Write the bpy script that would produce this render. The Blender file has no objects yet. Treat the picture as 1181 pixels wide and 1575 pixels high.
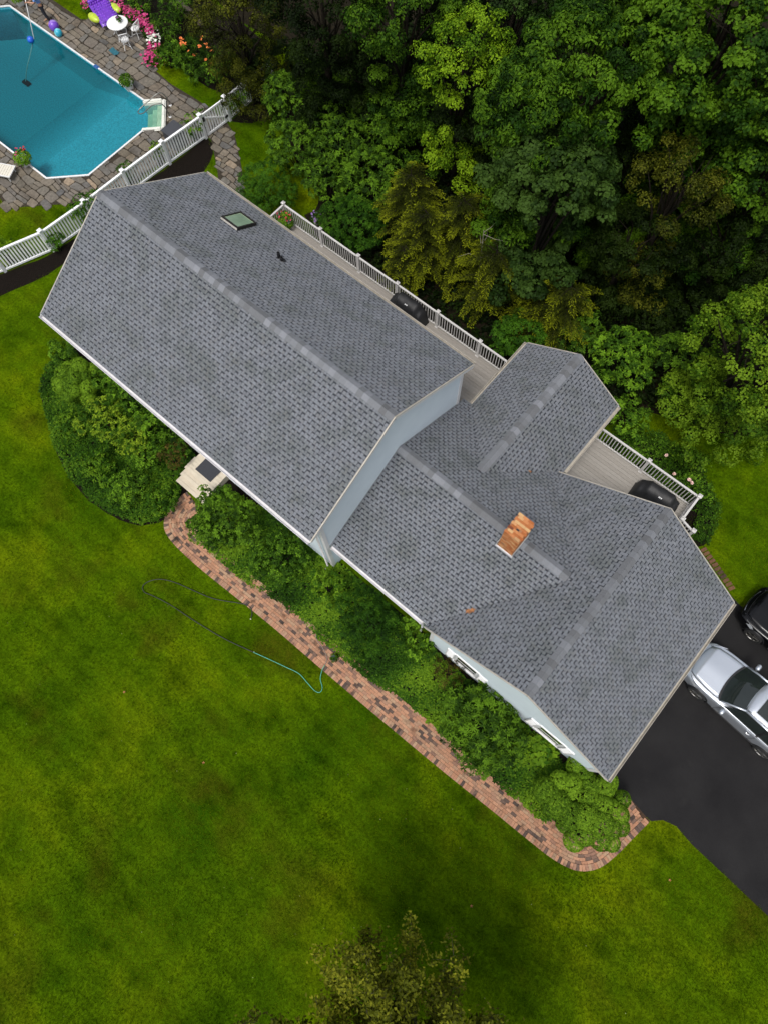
import bpy, bmesh, math, random
import numpy as np
from mathutils import Vector, Matrix

# ------------------------------------------------------------------ camera, sky, sun, exposure
S = bpy.context.scene
COL = S.collection
CAM_LOC = (-0.0249, -6.7952, 26.0)
CAM_ROT = ((0.75938764, -0.61175259, 0.2215608), (0.6502932, 0.7247156, -0.227829), (-0.02119358, 0.31709001, 0.94815861))
FPX = 1061.05                                   # focal length in pixels of the 1181 x 1575 photograph
cd = bpy.data.cameras.new('camera'); cam = bpy.data.objects.new('camera', cd); COL.objects.link(cam)
cam.matrix_world = Matrix.Translation(CAM_LOC) @ Matrix(CAM_ROT).to_4x4()
cd.sensor_fit = 'VERTICAL'; cd.sensor_height = 36.0; cd.lens = 36.0 * FPX / 1575.0
cd.clip_start = 0.5; cd.clip_end = 1500
S.camera = cam

SUN_EL, SUN_AZ = 66.0, 170.0                    # compass-like azimuth of the sun, degrees from +Y clockwise
w = bpy.data.worlds.new('World'); S.world = w; w.use_nodes = True
nt = w.node_tree; nt.nodes.clear()
sky = nt.nodes.new('ShaderNodeTexSky'); sky.sky_type = 'NISHITA'; sky.sun_disc = False
sky.sun_elevation = math.radians(SUN_EL); sky.sun_rotation = math.radians(SUN_AZ)
sky.air_density = 1.0; sky.dust_density = 4.0; sky.ozone_density = 1.0
bg = nt.nodes.new('ShaderNodeBackground'); bg.inputs['Strength'].default_value = 0.125
wo = nt.nodes.new('ShaderNodeOutputWorld')
hs_ = nt.nodes.new('ShaderNodeHueSaturation'); hs_.inputs['Saturation'].default_value = 0.35      # an overcast sky is nearly white
nt.links.new(sky.outputs[0], hs_.inputs['Color']); nt.links.new(hs_.outputs[0], bg.inputs[0]); nt.links.new(bg.outputs[0], wo.inputs[0])
sd = bpy.data.lights.new('sun', 'SUN'); sd.energy = 1.35; sd.angle = math.radians(14); sd.color = (1.0, 0.96, 0.9)
sun = bpy.data.objects.new('sun', sd); COL.objects.link(sun)
az, el = math.radians(SUN_AZ), math.radians(SUN_EL)
sdir = Vector((math.sin(az) * math.cos(el), math.cos(az) * math.cos(el), math.sin(el)))
sun.rotation_euler = sdir.to_track_quat('Z', 'Y').to_euler()
sun.location = (0, 0, 60)
S.view_settings.view_transform = 'Standard'; S.view_settings.look = 'None'
S.view_settings.exposure = 0.64; S.view_settings.gamma = 1.0; S.view_settings.use_curve_mapping = False
S.render.engine = 'CYCLES'
S.cycles.max_bounces = 8; S.cycles.transparent_max_bounces = 8

R = random.Random(7)
NP = np.random.default_rng(11)
_M = np.array(CAM_ROT); _C = np.array(CAM_LOC)
def at(u, v, h=0.0):
    """real-world point at height h that the photograph shows at (u, v)"""
    q = _M @ np.array([u - 590.5, -(v - 787.5), -FPX]); k = (h - _C[2]) / q[2]
    p = _C + q * k
    return Vector((float(p[0]), float(p[1]), float(h)))
def camdist(p): return math.dist(p, CAM_LOC)

# ------------------------------------------------------------------ object helpers
ORI = {}
def tag(o, label=None, cat=None, group=None, kind=None):
    if label: o['label'] = label
    if cat: o['category'] = cat
    if group: o['group'] = group
    if kind: o['kind'] = kind
    return o
def thing(name, label, cat, loc=(0, 0, 0), group=None):
    o = bpy.data.objects.new(name, None); COL.objects.link(o)
    o.location = loc; o.empty_display_size = 0.2
    ORI[o] = Vector(loc)
    return tag(o, label, cat, group)
def link(name, me, parent=None, mat=None):
    o = bpy.data.objects.new(name, me); COL.objects.link(o)
    if mat is not None and not me.materials: me.materials.append(mat)
    if parent is not None:
        o.parent = parent; ORI[o] = ORI[parent].copy()
    else: ORI[o] = Vector((0, 0, 0))
    return o
def piece(name, me, parent, loc, rot=None, scale=None):
    """a child that shares mesh data; loc is a world point"""
    o = bpy.data.objects.new(name, me); COL.objects.link(o)
    o.parent = parent; o.location = Vector(loc) - ORI[parent]
    if rot is not None: o.rotation_euler = rot
    if scale is not None: o.scale = scale
    return o
def copy_tree(o, parent=None):
    c = o.copy(); COL.objects.link(c); c.parent = parent
    ORI[c] = ORI.get(o, Vector((0, 0, 0)))
    for ch in list(o.children): copy_tree(ch, c)
    return c

class MB:
    def __init__(s): s.v = []; s.f = []
    def add(s, vs, fs):
        n = len(s.v); s.v += [tuple(p) for p in vs]; s.f += [tuple(i + n for i in f) for f in fs]; return s
    def box(s, x0, x1, y0, y1, z0, z1):
        return s.add([(x0,y0,z0),(x1,y0,z0),(x1,y1,z0),(x0,y1,z0),(x0,y0,z1),(x1,y0,z1),(x1,y1,z1),(x0,y1,z1)],
                     [(3,2,1,0),(4,5,6,7),(0,1,5,4),(1,2,6,5),(2,3,7,6),(3,0,4,7)])
    def beam(s, p, q, wd, ht, up=(0, 0, 1)):
        p, q = Vector(p), Vector(q); d = (q - p).normalized(); up = Vector(up)
        sd_ = d.cross(up)
        if sd_.length < 1e-4: sd_ = d.cross(Vector((1, 0, 0)))
        sd_.normalize(); u2 = sd_.cross(d)
        vs = []
        for c in (p, q):
            for a, b in ((-1,-1),(1,-1),(1,1),(-1,1)): vs.append(c + sd_*a*wd/2 + u2*b*ht/2)
        return s.add(vs, [(3,2,1,0),(4,5,6,7),(0,1,5,4),(1,2,6,5),(2,3,7,6),(3,0,4,7)])
    def tube(s, pts, rad, n=8, cap=True):
        pts = [Vector(p) for p in pts]; m = len(pts)
        if not hasattr(rad, '__len__'): rad = [rad] * m
        ref = None; vs = []
        for i, p in enumerate(pts):
            d = (pts[min(i+1, m-1)] - pts[max(i-1, 0)])
            d = d.normalized() if d.length > 1e-9 else Vector((0, 0, 1))
            if ref is None: ref = d.orthogonal().normalized()
            ref = (ref - d * ref.dot(d))
            ref = ref.normalized() if ref.length > 1e-6 else d.orthogonal().normalized()
            b = d.cross(ref)
            for k in range(n):
                a = 2*math.pi*k/n; vs.append(p + (ref*math.cos(a) + b*math.sin(a)) * rad[i])
        fs = []
        for i in range(m-1):
            for k in range(n):
                fs.append((i*n+k, i*n+(k+1) % n, (i+1)*n+(k+1) % n, (i+1)*n+k))
        if cap: fs += [tuple(reversed(range(n))), tuple(range((m-1)*n, m*n))]
        return s.add(vs, fs)
    def lathe(s, c, prof, n=16, ang0=0.0):
        c = Vector(c); m = len(prof); vs = []; fs = []
        for r, z in prof:
            for k in range(n):
                a = ang0 + 2*math.pi*k/n; vs.append((c.x+r*math.cos(a), c.y+r*math.sin(a), c.z+z))
        for i in range(m-1):
            for k in range(n): fs.append((i*n+k, i*n+(k+1) % n, (i+1)*n+(k+1) % n, (i+1)*n+k))
        fs += [tuple(reversed(range(n))), tuple(range((m-1)*n, m*n))]
        return s.add(vs, fs)
    def ball(s, c, r, n=12, m=8):
        if not hasattr(r, '__len__'): r = (r, r, r)
        c = Vector(c); vs = [(c.x, c.y, c.z-r[2])]; fs = []
        for i in range(1, m):
            t = math.pi*i/m
            for k in range(n):
                a = 2*math.pi*k/n
                vs.append((c.x+r[0]*math.sin(t)*math.cos(a), c.y+r[1]*math.sin(t)*math.sin(a), c.z-r[2]*math.cos(t)))
        vs.append((c.x, c.y, c.z+r[2])); L = len(vs)-1
        for k in range(n):
            fs.append((0, 1+(k+1) % n, 1+k)); fs.append((L, L-n+k, L-n+(k+1) % n))
        for i in range(m-2):
            for k in range(n): fs.append((1+i*n+k, 1+i*n+(k+1) % n, 1+(i+1)*n+(k+1) % n, 1+(i+1)*n+k))
        return s.add(vs, fs)
    def prism(s, poly, z0, z1):
        n = len(poly); a = sum(poly[i][0]*poly[(i+1) % n][1]-poly[(i+1) % n][0]*poly[i][1] for i in range(n))
        if a < 0: poly = poly[::-1]
        vs = [(x, y, z0) for x, y in poly] + [(x, y, z1) for x, y in poly]
        fs = [tuple(reversed(range(n))), tuple(range(n, 2*n))] + [(i, (i+1) % n, n+(i+1) % n, n+i) for i in range(n)]
        return s.add(vs, fs)
    def mesh(s, name, off=(0, 0, 0), smooth=False, bevel=0.0, seg=1):
        me = bpy.data.meshes.new(name); ox, oy, oz = off
        me.from_pydata([(x-ox, y-oy, z-oz) for x, y, z in s.v], [], s.f); me.validate()
        if bevel:
            bm = bmesh.new(); bm.from_mesh(me)
            es = [e for e in bm.edges if len(e.link_faces) == 2 and e.calc_face_angle(0) > 0.5]
            bmesh.ops.bevel(bm, geom=es, offset=bevel, segments=seg, affect='EDGES', clamp_overlap=True)
            bm.to_mesh(me); bm.free()
        if smooth: me.shade_smooth()
        return me
    def build(s, name, mat, parent=None, smooth=False, bevel=0.0, seg=1):
        off = ORI[parent] if parent is not None else (0, 0, 0)
        return link(name, s.mesh(name, off, smooth, bevel, seg), parent, mat)

def autosmooth(o, deg=35):
    me = o.data; me.shade_smooth(); bm = bmesh.new(); bm.from_mesh(me)
    for e in bm.edges:
        if len(e.link_faces) == 2 and e.calc_face_angle(0) > math.radians(deg): e.smooth = False
    bm.to_mesh(me); bm.free()

def spline(pts, step=0.1):
    P = [Vector(p) for p in pts]; P = [P[0]*2-P[1]] + P + [P[-1]*2-P[-2]]; out = []
    for i in range(1, len(P)-2):
        a, b, c, d = P[i-1:i+3]; n = max(2, int((c-b).length/step))
        for k in range(n):
            t = k/n
            out.append(0.5*((2*b)+(c-a)*t+(2*a-5*b+4*c-d)*t*t+(3*b-a-3*c+d)*t**3))
    out.append(P[-2]); return out

def inpoly(x, y, poly):
    c = False; n = len(poly)
    for i in range(n):
        x1, y1 = poly[i][:2]; x2, y2 = poly[(i+1) % n][:2]
        if (y1 > y) != (y2 > y) and x < (x2-x1)*(y-y1)/(y2-y1)+x1: c = not c
    return c
def clip_half(poly, n, d):
    """keep the part of a polygon where n.p <= d"""
    out = []; m = len(poly)
    for i in range(m):
        a, b = poly[i], poly[(i+1) % m]; da = n[0]*a[0]+n[1]*a[1]-d; db = n[0]*b[0]+n[1]*b[1]-d
        if da <= 0: out.append(a)
        if (da < 0 < db) or (db < 0 < da):
            t = da/(da-db); out.append((a[0]+(b[0]-a[0])*t, a[1]+(b[1]-a[1])*t))
    return out
def wob(poly, amp=0.06, step=0.25, seed=1):
    """natural, slightly wandering outline"""
    r = random.Random(seed); pts = spline([(p[0], p[1], 0) for p in poly] + [(poly[0][0], poly[0][1], 0)], step)[:-1]
    return [(p.x+r.uniform(-amp, amp), p.y+r.uniform(-amp, amp)) for p in pts]

# ------------------------------------------------------------------ materials
def nodes(name):
    m = bpy.data.materials.new(name); m.use_nodes = True; n = m.node_tree
    b = n.nodes['Principled BSDF']; return m, n, b
def N(n, t, **k):
    x = n.nodes.new('ShaderNode'+t)
    for a, b in k.items(): setattr(x, a, b)
    return x
def ramp(n, stops, interp='LINEAR'):
    r = N(n, 'ValToRGB'); e = r.color_ramp.elements; r.color_ramp.interpolation = interp
    while len(e) < len(stops): e.new(0.5)
    for q, (p, c) in zip(e, stops): q.position = p; q.color = (*c, 1)
    return r
def noise(n, scale, detail=4, rough=0.55, vec=None, coord='Object'):
    x = N(n, 'TexNoise'); x.inputs['Scale'].default_value = scale; x.inputs['Detail'].default_value = detail; x.inputs['Roughness'].default_value = rough
    if vec is None:
        if coord == 'Position': vec = N(n, 'NewGeometry').outputs['Position']
        else: vec = N(n, 'TexCoord').outputs[coord]
    n.links.new(vec, x.inputs['Vector']); return x
def mixc(n, fac, a, b, mode='MIX'):
    x = N(n, 'Mix', data_type='RGBA', blend_type=mode)
    for sock, val in ((x.inputs['Factor'], fac), (x.inputs['A'], a), (x.inputs['B'], b)):
        pass
    def put(s, val):
        if hasattr(val, 'links') or isinstance(val, bpy.types.NodeSocket): n.links.new(val, s)
        elif isinstance(val, (int, float)): s.default_value = val
        else: s.default_value = (*val, 1)
    put(x.inputs[0], fac); put(x.inputs[6], a); put(x.inputs[7], b)
    return x.outputs[2]
def math_(n, op, a, b=0.5):
    x = N(n, 'Math', operation=op)
    for i, val in enumerate((a, b)):
        if isinstance(val, bpy.types.NodeSocket): n.links.new(val, x.inputs[i])
        else: x.inputs[i].default_value = val
    return x.outputs[0]
def bump(n, b, height, strength=0.3, dist=0.02):
    x = N(n, 'Bump'); x.inputs['Strength'].default_value = strength; x.inputs['Distance'].default_value = dist
    n.links.new(height, x.inputs['Height']); n.links.new(x.outputs[0], b.inputs['Normal'])
def rnd(n):
    """one random number per object and per loose piece"""
    a = N(n, 'ObjectInfo').outputs['Random']; g = N(n, 'NewGeometry').outputs['Random Per Island']
    return math_(n, 'FRACT', math_(n, 'ADD', a, g), 0)
MATS = {}
def plain(name, col, rough=0.5, metal=0.0, var=0.12, scale=6.0, spec=0.5, coat=0.0):
    if name in MATS: return MATS[name]
    m, n, b = nodes(name)
    x = noise(n, scale, 5)
    lo = tuple(c*(1-var) for c in col); hi = tuple(min(1, c*(1+var)) for c in col)
    r = ramp(n, [(0.3, lo), (0.7, hi)]); n.links.new(x.outputs[0], r.inputs[0]); n.links.new(r.outputs[0], b.inputs['Base Color'])
    b.inputs['Roughness'].default_value = rough; b.inputs['Metallic'].default_value = metal
    b.inputs['Specular IOR Level'].default_value = spec; b.inputs['Coat Weight'].default_value = coat
    MATS[name] = m; return m
def pieces(name, stops, rough=0.8, grain=25.0, gamp=0.35, bstr=0.3, spec=0.3, interp='LINEAR', patch=None):
    """colour picked per piece, with grain and relief"""
    m, n, b = nodes(name)
    r = ramp(n, stops, interp); n.links.new(rnd(n), r.inputs[0])
    x = noise(n, grain, 6, 0.6, coord='Position')
    g = ramp(n, [(0.25, (1-gamp,)*3), (0.75, (1+gamp*0.6,)*3)]); n.links.new(x.outputs[0], g.inputs[0])
    c = mixc(n, 1.0, r.outputs[0], g.outputs[0], 'MULTIPLY')
    if patch:
        y = noise(n, patch[0], 4, 0.6, coord='Position'); pr = ramp(n, [(patch[1], (0, 0, 0)), (patch[2], (1, 1, 1))]); n.links.new(y.outputs[0], pr.inputs[0])
        c = mixc(n, pr.outputs[0], c, mixc(n, 1.0, c, patch[3], 'MULTIPLY'))
    n.links.new(c, b.inputs['Base Color']); b.inputs['Roughness'].default_value = rough; b.inputs['Specular IOR Level'].default_value = spec
    bump(n, b, x.outputs[0], bstr, 0.01); MATS[name] = m; return m
def leaf(name, dark, mid, light, rough=0.6, trans=0.14, spec=0.06, gain=1.0, hi=1.0):
    if name in MATS: return MATS[name]
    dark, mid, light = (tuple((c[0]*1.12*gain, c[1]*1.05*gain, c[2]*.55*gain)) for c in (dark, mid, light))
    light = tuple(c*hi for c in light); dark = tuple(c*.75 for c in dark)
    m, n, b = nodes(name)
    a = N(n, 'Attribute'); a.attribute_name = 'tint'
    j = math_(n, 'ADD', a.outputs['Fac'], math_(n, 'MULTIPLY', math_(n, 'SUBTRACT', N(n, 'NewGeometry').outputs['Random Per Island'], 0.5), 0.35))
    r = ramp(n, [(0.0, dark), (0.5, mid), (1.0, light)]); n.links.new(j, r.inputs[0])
    n.links.new(r.outputs[0], b.inputs['Base Color']); b.inputs['Roughness'].default_value = rough; b.inputs['Specular IOR Level'].default_value = spec
    t = N(n, 'BsdfTranslucent'); n.links.new(mixc(n, 1.0, r.outputs[0], (1.3, 1.5, 0.5), 'MULTIPLY'), t.inputs[0])
    mx = N(n, 'MixShader'); mx.inputs[0].default_value = trans
    n.links.new(b.outputs[0], mx.inputs[1]); n.links.new(t.outputs[0], mx.inputs[2])
    n.links.new(mx.outputs[0], n.nodes['Material Output'].inputs[0]); MATS[name] = m; return m

def lawn_mat():
    m, n, b = nodes('lawn_grass')
    pos = N(n, 'NewGeometry').outputs['Position']
    big = noise(n, 0.16, 5, 0.6, pos); mid = noise(n, 0.7, 6, 0.65, pos); fine = noise(n, 9, 6, 0.75, pos); spk = noise(n, 38, 3, 0.7, pos)
    br = noise(n, 0.33, 5, 0.6, N(n, 'VectorMath', operation='ADD').outputs[0])
    v = br.inputs['Vector'].links[0].from_node; n.links.new(pos, v.inputs[0]); v.inputs[1].default_value = (31, 17, 0)
    c1 = ramp(n, [(0.3, (0.021, 0.058, 0.0012)), (0.5, (0.050, 0.096, 0.0014)), (0.66, (0.092, 0.130, 0.002))]); n.links.new(big.outputs[0], c1.inputs[0])
    c2 = ramp(n, [(0.30, (0.36, 0.44, 0.4)), (0.48, (1, 1, 1)), (0.7, (1.45, 1.3, 1.1))]); n.links.new(mid.outputs[0], c2.inputs[0])
    c = mixc(n, 1.0, c1.outputs[0], c2.outputs[0], 'MULTIPLY')
    bf = ramp(n, [(0.54, (0, 0, 0)), (0.72, (0.8,)*3)]); n.links.new(br.outputs[0], bf.inputs[0])
    c = mixc(n, bf.outputs[0], c, (0.048, 0.050, 0.003))
    c3 = ramp(n, [(0.28, (0.5,)*3), (0.5, (1,)*3), (0.75, (1.5, 1.45, 1.3))]); n.links.new(fine.outputs[0], c3.inputs[0])
    c = mixc(n, 1.0, c, c3.outputs[0], 'MULTIPLY')
    c4 = ramp(n, [(0.3, (0.65,)*3), (0.7, (1.35,)*3)]); n.links.new(spk.outputs[0], c4.inputs[0])
    c = mixc(n, 1.0, c, c4.outputs[0], 'MULTIPLY')
    wv = N(n, 'TexWave'); wv.inputs['Scale'].default_value = 0.42; wv.inputs['Distortion'].default_value = 1.2; wv.inputs['Detail'].default_value = 2.0; wv.bands_direction = 'Y'
    n.links.new(pos, wv.inputs['Vector']); wr = ramp(n, [(0.2, (.93,)*3), (0.8, (1.07,)*3)]); n.links.new(wv.outputs['Fac'], wr.inputs[0])
    c = mixc(n, 1.0, c, wr.outputs[0], 'MULTIPLY')
    dk = noise(n, 1.6, 4, 0.6, pos); dr = ramp(n, [(0.62, (1, 1, 1)), (0.74, (.42, .45, .4))]); n.links.new(dk.outputs[0], dr.inputs[0])
    c = mixc(n, 1.0, c, dr.outputs[0], 'MULTIPLY')
    n.links.new(c, b.inputs['Base Color']); b.inputs['Roughness'].default_value = 0.9; b.inputs['Specular IOR Level'].default_value = 0.0
    h = math_(n, 'ADD', fine.outputs[0], spk.outputs[0]); bump(n, b, h, 0.7, 0.05)
    return m
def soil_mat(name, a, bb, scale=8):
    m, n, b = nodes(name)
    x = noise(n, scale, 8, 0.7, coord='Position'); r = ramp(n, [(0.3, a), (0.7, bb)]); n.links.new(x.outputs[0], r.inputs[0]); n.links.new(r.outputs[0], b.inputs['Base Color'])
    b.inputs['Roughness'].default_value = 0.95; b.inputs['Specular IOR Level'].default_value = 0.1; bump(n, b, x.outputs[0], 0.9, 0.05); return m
def asphalt_mat():
    m, n, b = nodes('asphalt')
    pos = N(n, 'NewGeometry').outputs['Position']
    x = noise(n, 0.5, 5, 0.6, pos); y = noise(n, 60, 3, 0.7, pos); st = noise(n, 1.3, 4, 0.6, pos)
    r = ramp(n, [(0.3, (0.0095, 0.0092, 0.0098)), (0.7, (0.017, 0.0165, 0.0168))]); n.links.new(x.outputs[0], r.inputs[0])
    g = ramp(n, [(0.3, (0.75,)*3), (0.7, (1.35,)*3)]); n.links.new(y.outputs[0], g.inputs[0])
    c = mixc(n, 1.0, r.outputs[0], g.outputs[0], 'MULTIPLY')
    d = ramp(n, [(0.62, (0, 0, 0)), (0.8, (0.5,)*3)]); n.links.new(st.outputs[0], d.inputs[0])
    c = mixc(n, d.outputs[0], c, (0.026, 0.025, 0.024))
    n.links.new(c, b.inputs['Base Color']); b.inputs['Roughness'].default_value = 0.9; b.inputs['Specular IOR Level'].default_value = 0.12
    bump(n, b, y.outputs[0], 0.35, 0.01); return m
def siding_mat():
    m, n, b = nodes('pale_blue_clapboard')
    sp = N(n, 'SeparateXYZ'); n.links.new(N(n, 'NewGeometry').outputs['Position'], sp.inputs[0])
    saw = math_(n, 'FRACT', math_(n, 'DIVIDE', sp.outputs['Z'], 0.11), 0)
    x = noise(n, 1.6, 5, 0.6, coord='Position'); r = ramp(n, [(0.3, (0.55, 0.63, 0.685)), (0.7, (0.59, 0.67, 0.72))]); n.links.new(x.outputs[0], r.inputs[0])
    n.links.new(r.outputs[0], b.inputs['Base Color']); b.inputs['Roughness'].default_value = 0.55
    bump(n, b, math_(n, 'SUBTRACT', 1.0, saw), 0.5, 0.012); return m
def water_mat():
    m, n, b = nodes('pool_water'); n.nodes.remove(b)
    out = n.nodes['Material Output']
    tr = N(n, 'BsdfTransparent'); tr.inputs[0].default_value = (0.80, 0.94, 0.95, 1)
    gl = N(n, 'BsdfGlossy'); gl.inputs['Roughness'].default_value = 0.04
    fr = N(n, 'Fresnel'); fr.inputs['IOR'].default_value = 1.33
    x = noise(n, 3.0, 4, 0.6, coord='Position'); bp = N(n, 'Bump'); bp.inputs['Strength'].default_value = 0.22; bp.inputs['Distance'].default_value = 0.02
    n.links.new(x.outputs[0], bp.inputs['Height']); n.links.new(bp.outputs[0], gl.inputs['Normal']); n.links.new(bp.outputs[0], fr.inputs['Normal'])
    mx = N(n, 'MixShader'); n.links.new(fr.outputs[0], mx.inputs[0]); n.links.new(tr.outputs[0], mx.inputs[1]); n.links.new(gl.outputs[0], mx.inputs[2])
    n.links.new(mx.outputs[0], out.inputs['Surface'])
    ab = N(n, 'VolumeAbsorption'); ab.inputs['Color'].default_value = (0.02, 0.60, 0.60, 1); ab.inputs['Density'].default_value = 0.58
    n.links.new(ab.outputs[0], out.inputs['Volume']); return m
def glass_mat(name, tint=(0.01, 0.012, 0.013), rough=0.05):
    m, n, b = nodes(name); x = noise(n, 2.0, 2)
    r = ramp(n, [(0.3, tint), (0.7, tuple(c*1.3 for c in tint))]); n.links.new(x.outputs[0], r.inputs[0]); n.links.new(r.outputs[0], b.inputs['Base Color'])
    b.inputs['Roughness'].default_value = rough; b.inputs['Specular IOR Level'].default_value = 0.6; b.inputs['Coat Weight'].default_value = 0.3; b.inputs['Coat Roughness'].default_value = 0.03
    return m

M_LAWN = lawn_mat()
M_MULCH = soil_mat('dark_mulch', (0.0035, 0.0028, 0.002), (0.011, 0.0075, 0.0055), 14)
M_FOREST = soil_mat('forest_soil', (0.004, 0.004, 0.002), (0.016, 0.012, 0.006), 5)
M_JOINT = soil_mat('stone_joint_dirt', (0.026, 0.021, 0.015), (0.055, 0.046, 0.034), 10)
M_ASPH = asphalt_mat()
M_SIDE = siding_mat()
M_WHITE = plain('white_trim', (0.62, 0.62, 0.62), 0.45, var=0.06)
M_FENCE = plain('white_vinyl', (0.76, 0.77, 0.77), 0.4, var=0.08, scale=3)
M_GUT = plain('white_gutter', (0.60, 0.59, 0.60), 0.4, var=0.1, scale=4)
M_DRIP = plain('beige_drip_edge', (0.36, 0.33, 0.28), 0.5, var=0.15)
M_BLACK = plain('black_metal', (0.008, 0.008, 0.009), 0.45)
M_SHINGLE = pieces('roof_shingle', [(0.0, (0.125, 0.133, 0.149)), (0.35, (0.148, 0.158, 0.177)), (0.7, (0.160, 0.170, 0.190)), (0.9, (0.142, 0.147, 0.158)), (1.0, (0.176, 0.187, 0.207))],
                   0.92, 70, 0.30, 0.25, 0.15, patch=(1.3, 0.46, 0.66, (0.78, 0.80, 0.74)))
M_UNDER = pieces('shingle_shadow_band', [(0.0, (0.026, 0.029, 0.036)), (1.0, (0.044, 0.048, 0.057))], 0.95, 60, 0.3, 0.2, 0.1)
M_CAP = pieces('ridge_cap_shingle', [(0.0, (0.110, 0.113, 0.119)), (0.45, (0.140, 0.146, 0.158)), (0.8, (0.160, 0.168, 0.184)), (1.0, (0.190, 0.199, 0.220))], 0.9, 40, 0.18, 0.15, 0.15)
M_BRICK = pieces('paver_brick', [(0.0, (0.33, 0.165, 0.098)), (0.25, (0.40, 0.215, 0.13)), (0.45, (0.29, 0.155, 0.095)), (0.6, (0.35, 0.23, 0.145)), (0.78, (0.28, 0.15, 0.10)), (0.87, (0.13, 0.085, 0.065)), (1.0, (0.06, 0.045, 0.038))],
                 0.85, 28, 0.3, 0.4, 0.25, patch=(2.2, 0.56, 0.68, (0.42, 0.42, 0.42)))
M_CHIMB = pieces('chimney_brick', [(0.0, (0.28, 0.085, 0.025)), (0.4, (0.36, 0.13, 0.045)), (0.7, (0.44, 0.185, 0.075)), (0.9, (0.48, 0.30, 0.14)), (1.0, (0.16, 0.05, 0.025))], 0.85, 30, 0.25, 0.4, 0.2)
M_MORTAR = plain('mortar', (0.27, 0.125, 0.06), 0.95, var=0.2, scale=30)
M_STONE = pieces('flagstone', [(0.0, (0.115, 0.102, 0.082)), (0.2, (0.160, 0.134, 0.098)), (0.4, (0.122, 0.116, 0.104)), (0.6, (0.145, 0.120, 0.092)), (0.8, (0.098, 0.096, 0.092)), (0.95, (0.180, 0.150, 0.112)), (1.0, (0.28, 0.215, 0.15))],
                 0.85, 9, 0.4, 0.5, 0.25, patch=(0.6, 0.5, 0.72, (0.62, 0.60, 0.56)))
M_BOARD = pieces('grey_deck_board', [(0.0, (0.245, 0.225, 0.20)), (1.0, (0.29, 0.27, 0.243))], 0.7, 12, 0.12, 0.15, 0.3)
M_STEP = plain('cream_composite_step', (0.48, 0.42, 0.33), 0.6, var=0.08, scale=3)
M_BARK = soil_mat('bark', (0.006, 0.005, 0.0035), (0.020, 0.016, 0.011), 12)
M_TWIG = soil_mat('olive_brown_twig', (0.030, 0.026, 0.014), (0.095, 0.085, 0.055), 10)
M_PALEBARK = soil_mat('pale_bark', (0.16, 0.14, 0.11), (0.34, 0.31, 0.25), 10)
M_COVER = plain('black_grill_cover', (0.010, 0.010, 0.011), 0.6, var=0.25, scale=3)
M_LIGHTTAG = plain('pale_tag', (0.55, 0.55, 0.55), 0.5)
M_GLASSDK = glass_mat('dark_window_glass')

# leaf colours
L_MAPLE = leaf('maple_leaf', (0.007, 0.025, 0.004), (0.021, 0.070, 0.008), (0.064, 0.142, 0.012), gain=0.52, hi=1.75)
L_BLUEGR = leaf('dark_maple_leaf', (0.008, 0.022, 0.006), (0.022, 0.056, 0.016), (0.050, 0.105, 0.030), gain=0.48, hi=1.30)
L_LIME = leaf('lime_leaf', (0.016, 0.050, 0.004), (0.055, 0.140, 0.008), (0.140, 0.250, 0.015), gain=0.66, hi=1.55)
L_BRIGHT = leaf('bright_maple_leaf', (0.012, 0.036, 0.004), (0.040, 0.105, 0.008), (0.100, 0.180, 0.016), gain=0.66, hi=1.45)
L_OLIVE = leaf('olive_leaf', (0.016, 0.024, 0.004), (0.058, 0.078, 0.010), (0.130, 0.150, 0.022), gain=0.46, hi=1.50)
L_AIRY = leaf('airy_tree_leaf', (0.022, 0.030, 0.004), (0.068, 0.086, 0.008), (0.15, 0.165, 0.02), gain=0.90, hi=1.20)
L_HEML = leaf('hemlock_needle', (0.010, 0.016, 0.003), (0.042, 0.060, 0.005), (0.165, 0.205, 0.012), gain=0.60, hi=1.60)
L_RHODO = leaf('rhododendron_leaf', (0.007, 0.022, 0.005), (0.022, 0.060, 0.008), (0.056, 0.122, 0.012), gain=0.85, hi=1.65)
L_YEW = leaf('yew_needle', (0.006, 0.024, 0.004), (0.018, 0.062, 0.007), (0.045, 0.120, 0.012), gain=0.85, hi=1.30)
L_BOX = leaf('boxwood_leaf', (0.008, 0.026, 0.004), (0.026, 0.072, 0.008), (0.070, 0.145, 0.014), gain=1.08, hi=1.55)
L_GLOBE = leaf('globe_cypress_leaf', (0.014, 0.036, 0.005), (0.042, 0.094, 0.010), (0.080, 0.150, 0.016), gain=1.40, hi=1.25)
L_AZAL = leaf('azalea_leaf', (0.009, 0.032, 0.004), (0.030, 0.085, 0.008), (0.19, 0.29, 0.03))
L_CARPET = leaf('ground_cover_leaf', (0.008, 0.030, 0.004), (0.028, 0.084, 0.008), (0.085, 0.165, 0.014), gain=0.95, hi=1.30)
L_DARK = leaf('dark_shrub_leaf', (0.005, 0.014, 0.003), (0.014, 0.036, 0.006), (0.034, 0.070, 0.012), gain=0.30, hi=1.10)
L_REDDISH = leaf('reddish_twig_leaf', (0.02, 0.018, 0.006), (0.05, 0.042, 0.014), (0.10, 0.075, 0.03))
L_GRASS = leaf('grass_blade', (0.014, 0.040, 0.002), (0.042, 0.086, 0.003), (0.100, 0.145, 0.006), 0.8, 0.2, 0.0)

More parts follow.
